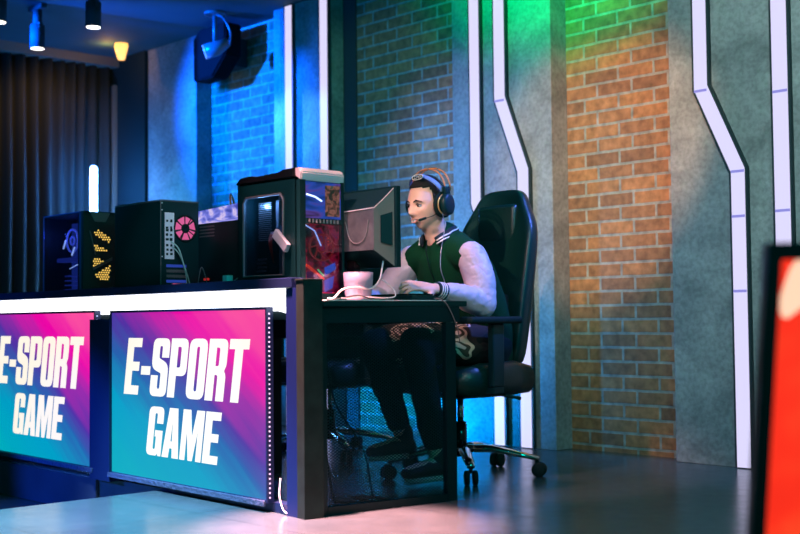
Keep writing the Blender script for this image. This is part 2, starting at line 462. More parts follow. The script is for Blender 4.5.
# curtain of deep folds along the left wall
bm = bmesh.new()
rows = [0, .6, 1.2, 1.8, 2.4, 2.72]; prev = None; rng = random.Random(3)
ys = []; y = -.4; ph = []
while y < 4.76:
    w = rng.uniform(.055, .115); ys.append((y, w)); y += w
prof = []
for (y, w) in ys:
    d = rng.uniform(.035, .075)
    for k in range(6):
        t = k/6; prof.append((y+w*t, -8.46+d*math.sin(2*PI*t)))
cols = [[bm.verts.new((x+.012*math.sin(z*3+y*7), y, z)) for z in rows] for (y, x) in prof]
for a, b in zip(cols, cols[1:]):
    for k in range(len(rows)-1): bm.faces.new((a[k], b[k], b[k+1], a[k+1]))
for f in bm.faces: f.smooth = True
cu = obj('curtain', bm, M['curtain']); tag(cu, 'dark floor-length curtain in deep vertical folds along the left wall', 'curtain')
so = cu.modifiers.new('s', 'SOLIDIFY'); so.thickness = .004

# ------------------------------------------------------------------ LED strips on the panels
def led(name_label, pts, w=.072):
    """pts: centre line (x, z) from top to bottom on the panel face"""
    t = thing('led_strip', name_label, 'light strip', (pts[-1][0], YF, 0), group=None)
    ox = pts[-1][0]
    def band(hw, y0, y1):
        bm = bmesh.new()
        L_ = []; R_ = []
        for i, (x, z) in enumerate(pts):
            # mitred offsets
            if 0 < i < len(pts)-1:
                d0 = V((pts[i][0]-pts[i-1][0], pts[i][1]-pts[i-1][1])).normalized(); d1 = V((pts[i+1][0]-pts[i][0], pts[i+1][1]-pts[i][1])).normalized()
                tt = (d0+d1).normalized(); n = V((-tt.y, tt.x)); k = hw/max(.3, n.dot(V((-d0.y, d0.x))))
            else:
                j = min(i, len(pts)-2); d0 = V((pts[j+1][0]-pts[j][0], pts[j+1][1]-pts[j][1])).normalized(); n = V((-d0.y, d0.x)); k = hw
            L_.append((x-ox+n.x*k, z+n.y*k)); R_.append((x-ox-n.x*k, z-n.y*k))
        for i in range(len(pts)-1):
            prism(bm, [L_[i], L_[i+1], R_[i+1], R_[i]], y0, y1, 'y')
        return bm
    obj('channel', band(w/2+.012, -.022, -.001), M['ledframe'], t)
    obj('diffuser', band(w/2, -.026, -.0221), M['led'], t)
    return t
Lx = [
 ('straight lit strip on the leftmost lit grey panel, nearer the brick on its left', [(-6.225, CEIL-.01), (-6.225, .005)], .066),
 ('straight lit strip behind the glass-sided computer, second from the left', [(-5.862, CEIL-.01), (-5.862, .005)], .07),
 ('lit strip passing right behind the headset and bending low beside the chair', [(-4.548, CEIL-.01), (-4.548, 1.33), (-4.392, .93), (-4.392, .005)], .068),
 ('bent lit strip that disappears behind the top of the chair', [(-4.362, CEIL-.01), (-4.362, 1.885), (-4.202, 1.475), (-4.202, .005)], .072),
 ('long bent lit strip reaching the floor between brick and red poster', [(-3.098, CEIL-.01), (-3.098, 1.755), (-2.912, 1.35), (-2.912, .005)], .068),
 ('straight lit strip rising behind the red poster at far right', [(-2.692, CEIL-.01), (-2.692, .005)], .072)]
for i, (lb, p, w) in enumerate(Lx):
    p = [(x*.9951, z) for x, z in p]
    t = led(lb, p, w)
    seams = {4: [(-3.083, 1.74), (-2.898, 1.345), (-2.898, 1.14), (-2.898, .80)], 5: [(-2.679, 1.68), (-2.679, 1.15)], 3: [(-4.341, 1.87)]}.get(i, [])
    for (x, z) in seams:
        obj('joint', B(x-p[-1][0]-w/2, x-p[-1][0]+w/2, -.0275, -.0261, z-.006, z+.006), M['ledseam'], t)
bm = B(-2.535, -2.52, YF-.03, YF-.001, .3, CEIL-.01)
tag(obj('conduit', bm, M['metalbluelit']), 'thin dark conduit on the panel at the far right edge', 'conduit')

# ------------------------------------------------------------------ ceiling fittings
def downlight(loc, label, h=.25, r=.048):
    t = thing('track_spotlight', label, 'spotlight', loc, group='black cylinder spotlights under the ceiling')
    bm = bmesh.new(); cyl(bm, (0, 0, .002), (0, 0, h*.62), r); 
    ring(bm, (0, 0, .004), (0, 0, 1), r, .003)
    obj('housing', bm, M['darkwall'], t, True)
    bm = bmesh.new(); cyl(bm, (0, 0, h*.62), (0, 0, CEIL-loc[2]-.03), r*.62); box(bm, -.05, .05, -.012, .012, h*.62-.03, h*.62+.01)
    obj('bracket', bm, M['darkwall'], t)
    bm = B(-.09, .09, -.02, .02, CEIL-loc[2]-.03, CEIL-loc[2]-.001)
    obj('track_adapter', bm, M['black'], t)
    bm = bmesh.new(); cyl(bm, (0, 0, -.001), (0, 0, .0015), r*.88, 24)
    obj('lens', bm, M['spotlens'], t)
    return t
downlight((-7.30, 3.63, 2.485), 'black cylinder spotlight, lower and left of the two under the ceiling')
downlight((-6.62, 3.66, 2.505), 'black cylinder spotlight, right one of the hanging pair')
def disc_light(loc, label):
    t = thing('ceiling_downlight', label, 'ceiling light', loc)
    bm = bmesh.new(); cyl(bm, (0, 0, 0), (0, 0, -.02), .06, 24); obj('rim', bm, M['black'], t)
    bm = bmesh.new(); cyl(bm, (0, 0, -.0201), (0, 0, -.024), .05, 24); obj('lens', bm, M['spotlens'], t)
downlight((-7.03, 3.24, 2.545), 'black cylinder spotlight cut by the left photo edge, leftmost of them')
disc_light((-5.06, 3.24, CEIL-.001), 'small round recessed ceiling light at the top photo edge')
# warm lamp near the corner
t = thing('warm_ceiling_lamp', 'small amber glowing lamp under the ceiling beside the curtain corner', 'lamp', (-7.90, 4.60, 2.65))
bm = bmesh.new(); tube(bm, [(0, 0, 0), (0, 0, .10), (0, 0, .14)], [.026, .05, .046], 20); obj('shade', bm, M['warmglow'], t, True)
bm = bmesh.new(); cyl(bm, (0, 0, .135), (0, 0, CEIL-2.65-.001), .012); obj('bracket', bm, M['black'], t)

# round speaker / projector group high on the left panel
t = thing('wall_speaker', 'black wall loudspeaker with slanted lower side high on left brick', 'speaker', (-6.86, YF-.02, 2.375))
bm = bmesh.new(); prism(bm, [(-.25, .30), (-.25, 0), (-.02, 0), (.14, .14), (.14, .36), (-.18, .36)], -.14, 0, 'y', bev=.01)
obj('cabinet', bm, mat('speaker_cloth', (.002, .004, .004), .95, spec=.1), t)
bm = bmesh.new(); box(bm, -.2, -.0, 0, .15, .1, .3); obj('wall_bracket', bm, M['black'], t)
t = thing('ceiling_projector_lamp', 'small pale spot lamp on ceiling stem before black speaker', 'spotlight', (-6.68, 4.60, CEIL))
bm = bmesh.new(); cyl(bm, (0, 0, -.001), (0, 0, -.02), .07); obj('mount', bm, M['greymid'], t)
bm = bmesh.new(); cyl(bm, (0, 0, -.02), (0, 0, -.21), .014); obj('stem', bm, M['greymid'], t)
bm = bmesh.new(); tube(bm, [(-.03, -.05, -.27), (.02, 0, -.25), (.09, .045, -.21)], [(.052, .052), (.05, .05), (.03, .03)], 18); obj('lamp_body', bm, M['greymid'], t, True)
bm = bmesh.new(); tube(bm, [(-.038, -.06, -.274), (-.034, -.055, -.272)], .047, 18); obj('lens', bm, mat('honeycomb_lens', (.5, .6, .9), .3, emit=(.2, .45, 1), es=.9, var=.6, vscale=60), t)
bm = T(spline([(.02, 0, -.02), (.10, 0, -.06), (.15, .02, -.16), (.10, .05, -.24)], 6), .006, 8); obj('cable', bm, M['greymid'], t, True)

# ------------------------------------------------------------------ tube lamp behind the computers
t = thing('tube_lamp', 'glowing upright blue-white tube lamp behind the leftmost computer', 'lamp', (-8.05, 4.455, 0))
bm = bmesh.new(); capsule(bm, [(0, 0, .12), (0, 0, 1.83)], [.025, .025], 16); obj('tube', bm, M['tube'], t, True)
bm = bmesh.new(); cyl(bm, (0, 0, 0), (0, 0, .025), .12, 28); cyl(bm, (0, 0, .025), (0, 0, .1), .034); obj('base', bm, M['black'], t)

# ------------------------------------------------------------------ counter front with two sign screens
CA = math.radians(-2)   # counter runs left and slightly towards the wall
CR = (-3.30, 2.615, 0)
cn = thing('counter_front', 'long dark counter front with glowing white band under its top', 'counter', CR, CA)
# local x runs from negative (left) to 0 (right end)
LL = -4.2
obj('top_board', B(LL, -.035, 0, .055, .803, .838, bev=.002), M['metalbluelit'], cn)
bm = bmesh.new(); prism(bm, [(LL, .722), (-.16, .722), (-.045, .700), (-.045, .802), (LL, .802)], .034, .05, 'y')
obj('light_band', bm, M['ledwhite'], cn, label='glowing white band')
obj('back_rail', B(LL, -.05, .0503, .055, .69, .802), M['blackmetal'], cn)
for x0, x1 in ((-1.535, -1.352), (-2.90, -2.72)):
    bm = bmesh.new(); box(bm, x0, x1, -.012, .05, .0, .70); obj('upright', bm, M['metalbluelit'], cn)
obj('end_upright', B(-.075, -.012, .005, .06, 0, .802), mat('blue_lit_upright', (.003, .014, .10), .4), cn)  # blue light on the upright is part of its base colour
bm = bmesh.new(); box(bm, -.97, -.02, .02, .07, .001, .035); box(bm, LL, -1.0, .072, .10, .004, .04); obj('bottom_rail', bm, M['metalbluelit'], cn)

# wooden end post
t = thing('end_post', 'dark brown square wooden post at the counter corner', 'post', (-3.263, 2.612, 0), math.radians(-9))
obj('post_body', B(-.052, 0, 0, .078, 0, .826, bev=.002), M['wood'], t)
obj('cap', B(-.054, .002, -.002, .08, .8261, .832, bev=.001), M['wood'], t)

# letters
def rounded(pts, n=4):
    out = []
    m = len(pts)
    for i, p in enumerate(pts):
        r = p[2] if len(p) > 2 else 0
        P = V(p[:2])
        if not r: out.append(P); continue
        a = V(pts[i-1][:2]); b = V(pts[(i+1) % m][:2])
        d0 = (a-P); d1 = (b-P); r = min(r, d0.length*.49, d1.length*.49)
        A = P+d0.normalized()*r; Bq = P+d1.normalized()*r
        for k in range(n+1):
            s = k/n; out.append(A*(1-s)**2+P*2*s*(1-s)+Bq*s*s)
    return out
def glyph(ch):
    w, s, r = .46, .190, .13
    if ch == 'E': return .42, [[(0, 0), (.42, 0), (.42, .16), (s, .16), (s, .42), (.39, .42), (.39, .58), (s, .58), (s, .84), (.42, .84), (.42, 1), (0, 1)]]
    if ch == '-': return .26, [[(0, .36), (.26, .36), (.26, .51), (0, .51)]]
    if ch == 'S': return w, [[(0, .36), (0, 0, r), (w, 0, r), (w, .56, r), (s, .66, .03), (s, .87, .05), (w-s, .87, .05), (w-s, .67), (w, .67), (w, 1, r), (0, 1, r), (0, .48, r), (w-s, .40, .03), (w-s, .13, .05), (s, .13, .05), (s, .36)]]
    if ch == 'P': return w, [[(0, 0), (s, 0), (s, .37), (w, .37, r), (w, 1, r), (0, 1)], [(s, .51), (w-s+.02, .51, .04), (w-s+.02, .86, .04), (s, .86)]]
    if ch == 'O': return w, [[(0, 0, .15), (w, 0, .15), (w, 1, .15), (0, 1, .15)], [(s, .13, .05), (w-s, .13, .05), (w-s, .87, .05), (s, .87, .05)]]
    if ch == 'R': return w, [[(0, 0), (s, 0), (s, .42), (w-s, .42, .05), (w-s, 0), (w, 0), (w, .42, .06), (w-.05, .49, .03), (w, .57, .06), (w, 1, r), (0, 1)], [(s, .56), (w-s+.01, .56, .04), (w-s+.01, .86, .04), (s, .86)]]
    if ch == 'T': return .46, [[(.135, 0), (.325, 0), (.325, .84), (.46, .84), (.46, 1), (0, 1), (0, .84), (.135, .84)]]
    if ch == 'G': return w, [[(0, 0, r), (w-.14, 0, .06), (w-.11, .07), (w-.09, 0), (w, 0), (w, .52), (w/2, .52), (w/2, .39), (w-s, .39), (w-s, .13, .05), (s, .13, .05), (s, .87, .05), (w-s, .87, .05), (w-s, .66), (w, .66), (w, 1, r), (0, 1, r)]]
    if ch == 'A': return .5, [[(0, 0), (s, 0), (s+.02, .19), (.5-s-.02, .19), (.5-s, 0), (.5, 0), (.375, 1), (.125, 1)], [(s+.035, .33), (.5-s-.035, .33), (.25, .80)]]
    if ch == 'M': return .62, [[(0, 0), (.15, 0), (.15, .62), (.25, 0), (.37, 0), (.47, .62), (.47, 0), (.62, 0), (.62, 1), (.40, 1), (.31, .45), (.22, 1), (0, 1)]]
def lettering(lines):
    """lines: (text, x0, z0, width, height) -> one mesh of letters in the x-z plane, facing -y"""
    cu_ = bpy.data.curves.new('lettering', 'CURVE'); cu_.dimensions = '2D'; cu_.fill_mode = 'BOTH'; cu_.extrude = .0006
    for text, x0, z0, wd, h in lines:
        gl = [glyph(c) for c in text]; tot = sum(g[0] for g in gl)+.042*(len(gl)-1); k = wd/tot; x = 0
        for g in gl:
            for path in g[1]:
                pts = rounded(path); sp = cu_.splines.new('POLY'); sp.points.add(len(pts)-1); sp.use_cyclic_u = True
                for q, p in zip(sp.points, pts): q.co = (x0+(x+p.x)*k+p.y*h*.185, z0+p.y*h, 0, 1)
            x += g[0]+.042
    tmp = bpy.data.objects.new('tmp', cu_); COL.objects.link(tmp)
    dg = bpy.context.evaluated_depsgraph_get(); dg.update()
    me = bpy.data.meshes.new_from_object(tmp.evaluated_get(dg), depsgraph=dg)
    bpy.data.objects.remove(tmp)
    me.transform(Matrix.Rotation(PI/2, 4, 'X')); me.materials.clear(); me.materials.append(M['letter'])
    return me
W_, H_ = 1.163, .682
sign = thing('sign_screen', 'right of the two lit gaming sign screens, whole and next to the post', 'sign', (-4.649, 2.686, .045), CA, 'lit sign screens on the counter front')
bm = bmesh.new()
for q in ((-.008, W_+.008, -.03, .0, -.012, 0), (-.008, W_+.008, -.03, .0, H_, H_+.010), (-.008, 0, -.03, .0, 0, H_), (W_, W_+.008, -.03, 0, 0, H_)): box(bm, *q)
box(bm, 0, W_, -.004, 0, 0, H_)
obj('frame', bm, M['metalbluelit'], sign)
bm = bmesh.new(); box(bm, -.012, W_, -.040, -.0302, -.024, -.002, bev=.003); obj('bottom_film', bm, mat('wrinkled_film', (.07, .09, .16), .2, bump=1, bscale=50), sign)
scr = obj('screen', B(0, W_, -.024, -.0041, 0, H_), M['screen'], sign)
le = bpy.data.objects.new('lettering', lettering([('E-SPORT', .107, .338, .909, .237), ('GAME', .294, .096, .537, .200)]))
COL.objects.link(le); le.parent = scr; le.location = (0, -.0248, 0)
# row of small LEDs down the right hand edge
bm = bmesh.new()
for k in range(40): box(bm, W_+.0085, W_+.0105, -.022, -.016, .005+k*.0169, .011+k*.0169)
o = obj('edge_lights', bm, M['leddot'], sign)
s2 = dup(sign, (-5.968, 2.732, .048), CA, 'left of the two lit gaming sign screens, cut off by the photo edge', 'lit sign screens on the counter front')
# loose wires at the foot of the right screen
bm = T(spline([(-3.46, 2.66, .12), (-3.44, 2.64, .06), (-3.40, 2.63, .012), (-3.345, 2.63, .008)], 6), .0028, 6)
tag(obj('loose_wire', bm, M['cablew'], smooth=True), 'pale loose wire on the floor between right sign and post', 'cable')
bm = T(spline([(-3.45, 2.69, .19), (-3.43, 2.70, .11), (-3.39, 2.72, .05), (-3.36, 2.72, .01)], 6), .0028, 6)
tag(obj('loose_wire', bm, M['metalbluelit'], smooth=True), 'blue-lit loose wire dangling just behind the right sign edge', 'cable')  # wire shares the metal colour with the blue light in it

# ------------------------------------------------------------------ desks
def make_desk():
    t = thing('gaming_desk', 'black metal desk with mesh end panel under the player', 'desk', (0, 0, 0))
    # top: near edge follows the counter, right end slightly skewed
    A, Bq = V((-3.262, 2.70)), V((-3.195, 3.365))
    bm = bmesh.new(); prism(bm, [(A.x, A.y), (Bq.x, Bq.y), (-4.42, 3.40), (-4.42, 2.745)], .735, .755, 'z', bev=.002); obj('desk_top', bm, M['black'], t)
    d = (V((-3.191, 3.281))-V((-3.284, 2.709))).normalized(); n = V((d.y, -d.x))
    def seg(s0, s1, z0, z1, t0=-.03, t1=0., bev=.0015):
        bm = bmesh.new(); P0 = V((-3.284, 2.709))
        c = [P0+d*s0+n*t0, P0+d*s1+n*t0, P0+d*s1+n*t1, P0+d*s0+n*t1]
        prism(bm, [(p.x, p.y) for p in c], z0, z1, 'z', bev=bev); return bm
    Ls = .592
    bm = seg(-.01, Ls+.02, .675, .7345); obj('end_rail', bm, M['blackmetal'], t)
    obj('leg', seg(Ls-.046, Ls, .0, .6745), M['blackmetal'], t)
    obj('leg', seg(-.012, .022, .0, .6745), M['blackmetal'], t)
    obj('bottom_rail', seg(.0225, Ls-.0465, .0, .028), M['blackmetal'], t)
    # expanded metal panel
    P0 = V((-3.284, 2.709))-n*.014
    s0, s1, z0, z1 = .0225, Ls-.0465, .0285, .6745
    bm = bmesh.new(); pitch = .0125; hw = .0014; wmax, hmax = s1-s0, z1-z0; slope = .62
    def bar(a, b):
        (sa, za), (sb, zb) = a, b
        dx, dz = sb-sa, zb-za; l = math.hypot(dx, dz)
        if l < .003: return
        nx, nz = -dz/l*hw, dx/l*hw
        vs = []
        for off in (-.0008, .0008):
            for (ss, zz) in ((sa+nx, za+nz), (sb+nx, zb+nz), (sb-nx, zb-nz), (sa-nx, za-nz)):
                p = P0+d*(s0+ss)+n*off; vs.append(bm.verts.new((p.x, p.y, z0+zz)))
        bm.faces.new(vs[0:4]); bm.faces.new(vs[7:3:-1])
        for i in range(4): j = (i+1) % 4; bm.faces.new((vs[i], vs[i+4], vs[j+4], vs[j]))
    c = -wmax*slope
    while c < hmax:
        # z = c + slope*s
        sa = max(0, -c/slope); sb = min(wmax, (hmax-c)/slope)
        if sb > sa: bar((sa, c+slope*sa), (sb, c+slope*sb)); bar((wmax-sa, c+slope*sa), (wmax-sb, c+slope*sb))
        c += pitch*.85
    obj('mesh_panel', bm, M['blackmetal'], t, label='fine black expanded metal mesh')
    # left end
    obj('leg', B(-4.40, -4.36, 3.32, 3.36, 0, .7345), M['blackmetal'], t)
    obj('leg', B(-4.40, -4.36, 2.78, 2.82, 0, .7345), M['blackmetal'], t)
    obj('cable_tray', B(-4.3, -3.36, 2.78, 2.88, .62, .7), M['black'], t)
    return t
desk = make_desk()
t = thing('gaming_desk', 'long black desk behind the counter carrying the left computers', 'desk', (-6.2, 3.105, 0), CA)
obj('desk_top', B(-1.2, 1.755, -.34, .33, .735, .755, bev=.002), M['black'], t)
for x in (-1.15, .3, 1.70):
    for y in (-.28, .28): obj('leg', B(x-.02, x+.02, y-.02, y+.02, 0, .7345), M['blackmetal'], t)
DZ = .7555

# ------------------------------------------------------------------ computers
def vent(bm, x0, x1, z0, z1, y, nx, nz, r, mi=0):
    for i in range(nx):
        for j in range(nz):
            x = x0+(x1-x0)*(i+.5*(j % 2))/nx; z = z0+(z1-z0)*j/nz
            box(bm, x-r, x+r, y-.001, y+.001, z-r, z+r, mi)

def pc_tower():
    """the tall near tower: window on its -y side, lit faceted front on its +x side"""
    X0, X1, Y0, Y1, H = 0, .415, 0, .175, .485
    t = thing('computer_tower', 'tallest black computer tower with red and blue lit front', 'computer', (-3.792, 2.715, DZ))
    bm = bmesh.new()
    # shell: side panel with an opening for the window, back, top, bottom, rear
    wx0, wx1, wz0, wz1 = .045, .315, .10, .40
    box(bm, 0, wx0, 0, .006, 0, H-.03); box(bm, wx1, X1-.02, 0, .006, 0, H-.03)
    box(bm, wx0, wx1, 0, .006, 0, wz0); box(bm, wx0, wx1, 0, .006, wz1, H-.03)
    box(bm, 0, X1-.02, Y1-.006, Y1, 0, H-.03); box(bm, 0, .006, 0, Y1, 0, H-.03); box(bm, 0, X1-.02, 0, Y1, 0, .006)
    box(bm, 0, X1-.02, 0, Y1, H-.036, H-.03); box(bm, X1-.026, X1-.02, 0, Y1, 0, H-.03)
    obj('case_shell', bm, M['black'], t)
    # window frame, raised rounded
    pts = [(wx0, wz0), (wx1, wz0), (wx1, wz1-.02), (wx1-.02, wz1), (wx0+.02, wz1), (wx0, wz1-.02)]
    f = T([(a, -.002, b) for a, b in pts], .0045, 6, closed=True, side=(0, 1, 0)); fr = obj('window_frame', f, M['greymid'], t)
    obj('window_pane', B(wx0, wx1, .001, .003, wz0, wz1), M['glass'], t, label='smoked side window')
    # top crown
    bm = bmesh.new()
    prism(bm, [(-.005, H-.03), (X1-.03, H-.03), (X1-.03, H+.004), (.31, H+.004), (.28, H-.008), (.13, H-.012), (.10, H-.002), (.02, H-.006), (-.008, H-.028)], -.004, Y1+.003, 'y', bev=.003)
    obj('top_crown', bm, M['blackgloss'], t)
    bm = bmesh.new()
    prism(bm, [(X1-.05, H+.004), (X1-.045, H-.02), (X1+.003, H-.045), (X1+.006, H-.012), (X1-.01, H+.006)], .004, Y1+.002, 'y', bev=.004)
    obj('front_handle', bm, mat('pale_pink_handle', (.75, .68, .68), .3), t, label='pale rounded handle over the front edge')
    # inside
    bm = bmesh.new(); box(bm, .02, X1-.03, Y1-.02, Y1-.012, .02, H-.06); obj('motherboard', bm, M['greymid'], t)
    bm = bmesh.new(); vent(bm, .06, .15, .24, .39, .05, 13, 20, .0019); obj('drive_cage_mesh', bm, M['steel'], t)
    bm = bmesh.new(); vent(bm, .085, .15, .12, .18, .03, 6, 4, .0035); obj('vent_dots', bm, M['steel'], t)
    bm = bmesh.new(); box(bm, .16, .18, .06, .12, .28, .39); box(bm, .14, .17, .05, .12, .25, .27); obj('memory_module', bm, M['blueline'] if False else M['iometal'], t)
    mx = Matrix.Translation((.315, -.017, .225)) @ Matrix.Rotation(math.radians(38), 4, 'Y')
    bm = bmesh.new(); box(bm, -.050, .050, 0, .015, -.018, .018, bev=.003, mtx=mx); obj('angled_bracket', bm, mat('card_shroud', (.35, .42, .46), .35), t, label='pale blue angled bracket by the window')
    mx = Matrix.Translation((.225, .05, .29)) @ Matrix.Rotation(math.radians(-32), 4, 'Y')
    bm = bmesh.new(); box(bm, -.045, .045, 0, .05, -.012, .012, bev=.003, mtx=mx); obj('heatsink', bm, mat('sink_metal', (.10, .22, .30), .3), t)
    bm = bmesh.new(); ball(bm, (.235, .05, .345), .006); obj('status_light', bm, M['greenglow'], t)
    bm = bmesh.new()
    for k in range(3): tube(bm, spline([(.14+.01*k, .05, .26), (.165+.008*k, .03, .22), (.16, .05, .15)], 5), .0025, 6)
    obj('cable', bm, mat('dark_red_cable', (.35, .04, .02), .5), t)
    # faceted front
    xF = X1-.0195
    bm = bmesh.new(); box(bm, xF, X1+.004, 0, .022, 0, H-.04); box(bm, xF, X1+.004, Y1-.012, Y1, 0, H-.04); box(bm, xF, X1+.010, .022, Y1-.012, .285, .305); box(bm, xF, X1+.01, .022, Y1-.012, 0, .03)
    obj('front_frame', bm, M['black'], t)
    bm = bmesh.new(); prism(bm, [(.022, .305), (Y1-.012, .305), (Y1-.012, .44), (.022, .44)], xF, X1+.002, 'x')
    fp = obj('upper_panel', bm, mottled_glow('blue_reflection_panel', [(.35, (.0, .02, .12)), (.5, (.02, .07, .45)), (.62, (.10, .05, .30)), (.7, (.02, .01, .03))], 9, .8, (1, 1, 2)), t)  # blue reflection on the panel painted as a mottled glow
    bm = bmesh.new(); tube(bm, [(X1+.004, .026, .392), (X1+.005, .06, .384), (X1+.005, .085, .37)], .0035, 8); obj('light_bar', bm, M['blueline'], fp)
    bm = bmesh.new(); prism(bm, [(.10, .315), (.158, .315), (.158, .43), (.10, .43)], X1+.0022, X1+.004, 'x'); obj('mottled_film', bm, mottled_glow('mottled_film', [(.4, (.01, .02, .015)), (.5, (.10, .04, .03)), (.6, (.25, .10, .08)), (.7, (.02, .06, .04))], 60, .9), fp)
    bm = bmesh.new(); prism(bm, [(.022, .03), (Y1-.012, .03), (Y1-.012, .285), (.022, .285)], xF, X1-.01, 'x')
    lp = obj('lower_panel', bm, mottled_glow('red_cavity', [(.36, (.01, .0, .0)), (.46, (.25, .0, .02)), (.54, (.75, .01, .06)), (.62, (.10, .01, .15)), (.72, (.6, .03, .02))], 26, .8), t)
    bm = bmesh.new(); ring(bm, (X1-.006, .09, .20), (1, 0, 0), .048, .004, 28); ring(bm, (X1-.006, .09, .20), (1, 0, 0), .018, .003, 20)
    for k in range(7):
        a = k*2*PI/7; tube(bm, [(X1-.006, .09+.018*math.cos(a), .20+.018*math.sin(a)), (X1-.006, .09+.047*math.cos(a+.5), .20+.047*math.sin(a+.5))], .003, 6)
    obj('fan', bm, M['redglow2'], lp)
    def bar(name, pts, r, m_): 
        bm = bmesh.new(); tube(bm, [(X1+x, y, z) for x, y, z in pts], r, 8); obj(name, bm, m_, lp)
    bar('light_bar', [(-.004, .024, .28), (-.002, .06, .26), (-.001, .085, .205)], .0028, M['blueline'])
    bar('light_bar', [(-.004, .026, .135), (0, .055, .112), (.002, .092, .082)], .0055, M['redglow'])
    bar('light_bar', [(.001, .07, .118), (.002, .093, .094)], .003, M['greenglow'])
    bm = bmesh.new(); prism(bm, [(.098, .125), (.14, .145), (.142, .12), (.10, .095)], X1-.003, X1+.001, 'x'); obj('reflector', bm, M['blueglow'], lp)
    bm = bmesh.new(); prism(bm, [(.098, .078), (.135, .095), (.128, .05), (.098, .035)], X1-.003, X1+.001, 'x'); obj('reflector', bm, M['blueglow'], lp)
    for q in ((X1-.004, .115, .235), (X1-.004, .115, .223), (X1-.004, .115, .211), (X1, .07, .075)):
        bm = bmesh.new(); ball(bm, q, .0025, seg=10); obj('status_light', bm, M['redglow'], lp)
    obj('front_glass', B(X1+.0055, X1+.0075, .022, Y1-.012, .035, .283), M['glass'], t)
    bm = bmesh.new()
    for k in range(9): box(bm, xF, X1+.012, .03+k*.014, .036+k*.014, .288, .302)
    obj('vent_slats', bm, M['grey'], t)
    bm = bmesh.new()
    for x in (.03, .36):
        for y in (.02, Y1-.03): box(bm, x, x+.025, y, y+.015, -.001, .0)
    t.scale = (.918, 1.2, 1)
    return t
pc_tower()

def pc_plain():
    """seen from its plain side and its rear with fan and connector plate"""
    X1, Y1, H = .378, .195, .455
    t = thing('computer_tower', 'plain black computer showing its rear with pink fan', 'computer', (-4.80, 2.762, DZ))
    bm = bmesh.new(); box(bm, 0, X1, 0, Y1, 0, H, bev=.003); obj('case_shell', bm, M['black'], t)
    bm = bmesh.new(); box(bm, X1, X1+.002, .0, .004, 0, H); box(bm, X1, X1+.002, 0, Y1, H-.006, H); box(bm, .0, X1, -.0015, 0, H-.008, H-.003); obj('seam', bm, M['greymid'], t)
    bm = bmesh.new(); box(bm, X1, X1+.003, .022, .068, .20, .40); io = obj('connector_plate', bm, M['iometal'], t)
    bm = bmesh.new()
    rr = random.Random(4)
    for z in (.365, .335, .325, .305, .285, .26, .24, .222):
        for y in (.033, .053): box(bm, X1+.0031, X1+.005, y-rr.uniform(.004, .008), y+rr.uniform(.003, .007), z-rr.uniform(.004, .007), z+rr.uniform(.003, .006))
    obj('port', bm, M['blacksoft'], io)
    fb = bmesh.new(); ring(fb, (X1+.002, .125, .335), (1, 0, 0), .056, .004, 32); ring(fb, (X1+.003, .125, .335), (1, 0, 0), .018, .003); 
    for k in range(4):
        a = PI/4+k*PI/2; tube(fb, [(X1+.004, .125, .335), (X1+.004, .125+.056*math.cos(a+.2), .335+.056*math.sin(a+.2))], .0025, 6)
    cyl(fb, (X1, .125, .335), (X1+.006, .125, .335), .019, 20)
    fg = obj('fan_guard', fb, M['blacksoft'], t)
    bm = bmesh.new()
    for k in range(7):
        a = k*2*PI/7; 
        t2 = bmesh.new(); vs = []
        for (rr_, aa) in ((.02, a), (.052, a-.1), (.052, a+.62), (.02, a+.62)):
            vs.append(t2.verts.new((X1+.0022, .125+rr_*math.cos(aa), .335+rr_*math.sin(aa))))
        t2.faces.new(vs); ret = bmesh.ops.extrude_face_region(t2, geom=t2.faces[:]); bmesh.ops.translate(t2, vec=(-.0018, 0, 0), verts=[v for v in ret['geom'] if isinstance(v, bmesh.types.BMVert)])
        merge(bm, t2)
    obj('fan_blades', bm, M['pinkglow'], fg, label='pink lit blades')
    for k in range(7):
        z = .165-.022*k
        obj('slot_cover', B(X1, X1+.002, .03, .13, z, z+.012), [M['bluedim'], M['greymid'], M['greymid'], M['bluedim'], M['blackmetal'], M['bluedim'], M['greymid']][k], t)
    obj('slot_light', B(X1+.0021, X1+.003, .06, .105, .086, .095), M['pinkglow'], t)
    for z in (.21, .41, .44): bm = bmesh.new(); ball(bm, (X1+.002, .008, z), .003, seg=10); obj('screw', bm, M['iometal'], t)
    return t
pc_plain()
def wire(lbl, ctrl, r, m_, name='cable'):
    bm = T(spline(ctrl, 8), r, 7); tag(obj(name, bm, m_, smooth=True), lbl, 'cable')
wire('pale green cable arching from the connector plate down to the desk', [(-4.412, 2.81, 1.03), (-4.385, 2.83, 1.00), (-4.375, 2.85, .93), (-4.37, 2.875, .85), (-4.365, 2.88, .765)], .0028, M['cableg'])
wire('pale green cable hanging closest beside the pink fan computer', [(-4.412, 2.815, 1.01), (-4.39, 2.84, .97), (-4.38, 2.865, .88), (-4.38, 2.87, .765)], .0022, M['cableg'])
wire('thin grey looped cable behind the pink fan computer', [(-4.36, 2.90, .765), (-4.355, 2.91, .86), (-4.35, 2.925, .92), (-4.33, 2.94, .84), (-4.33, 2.94, .765)], .0022, M['steel'])

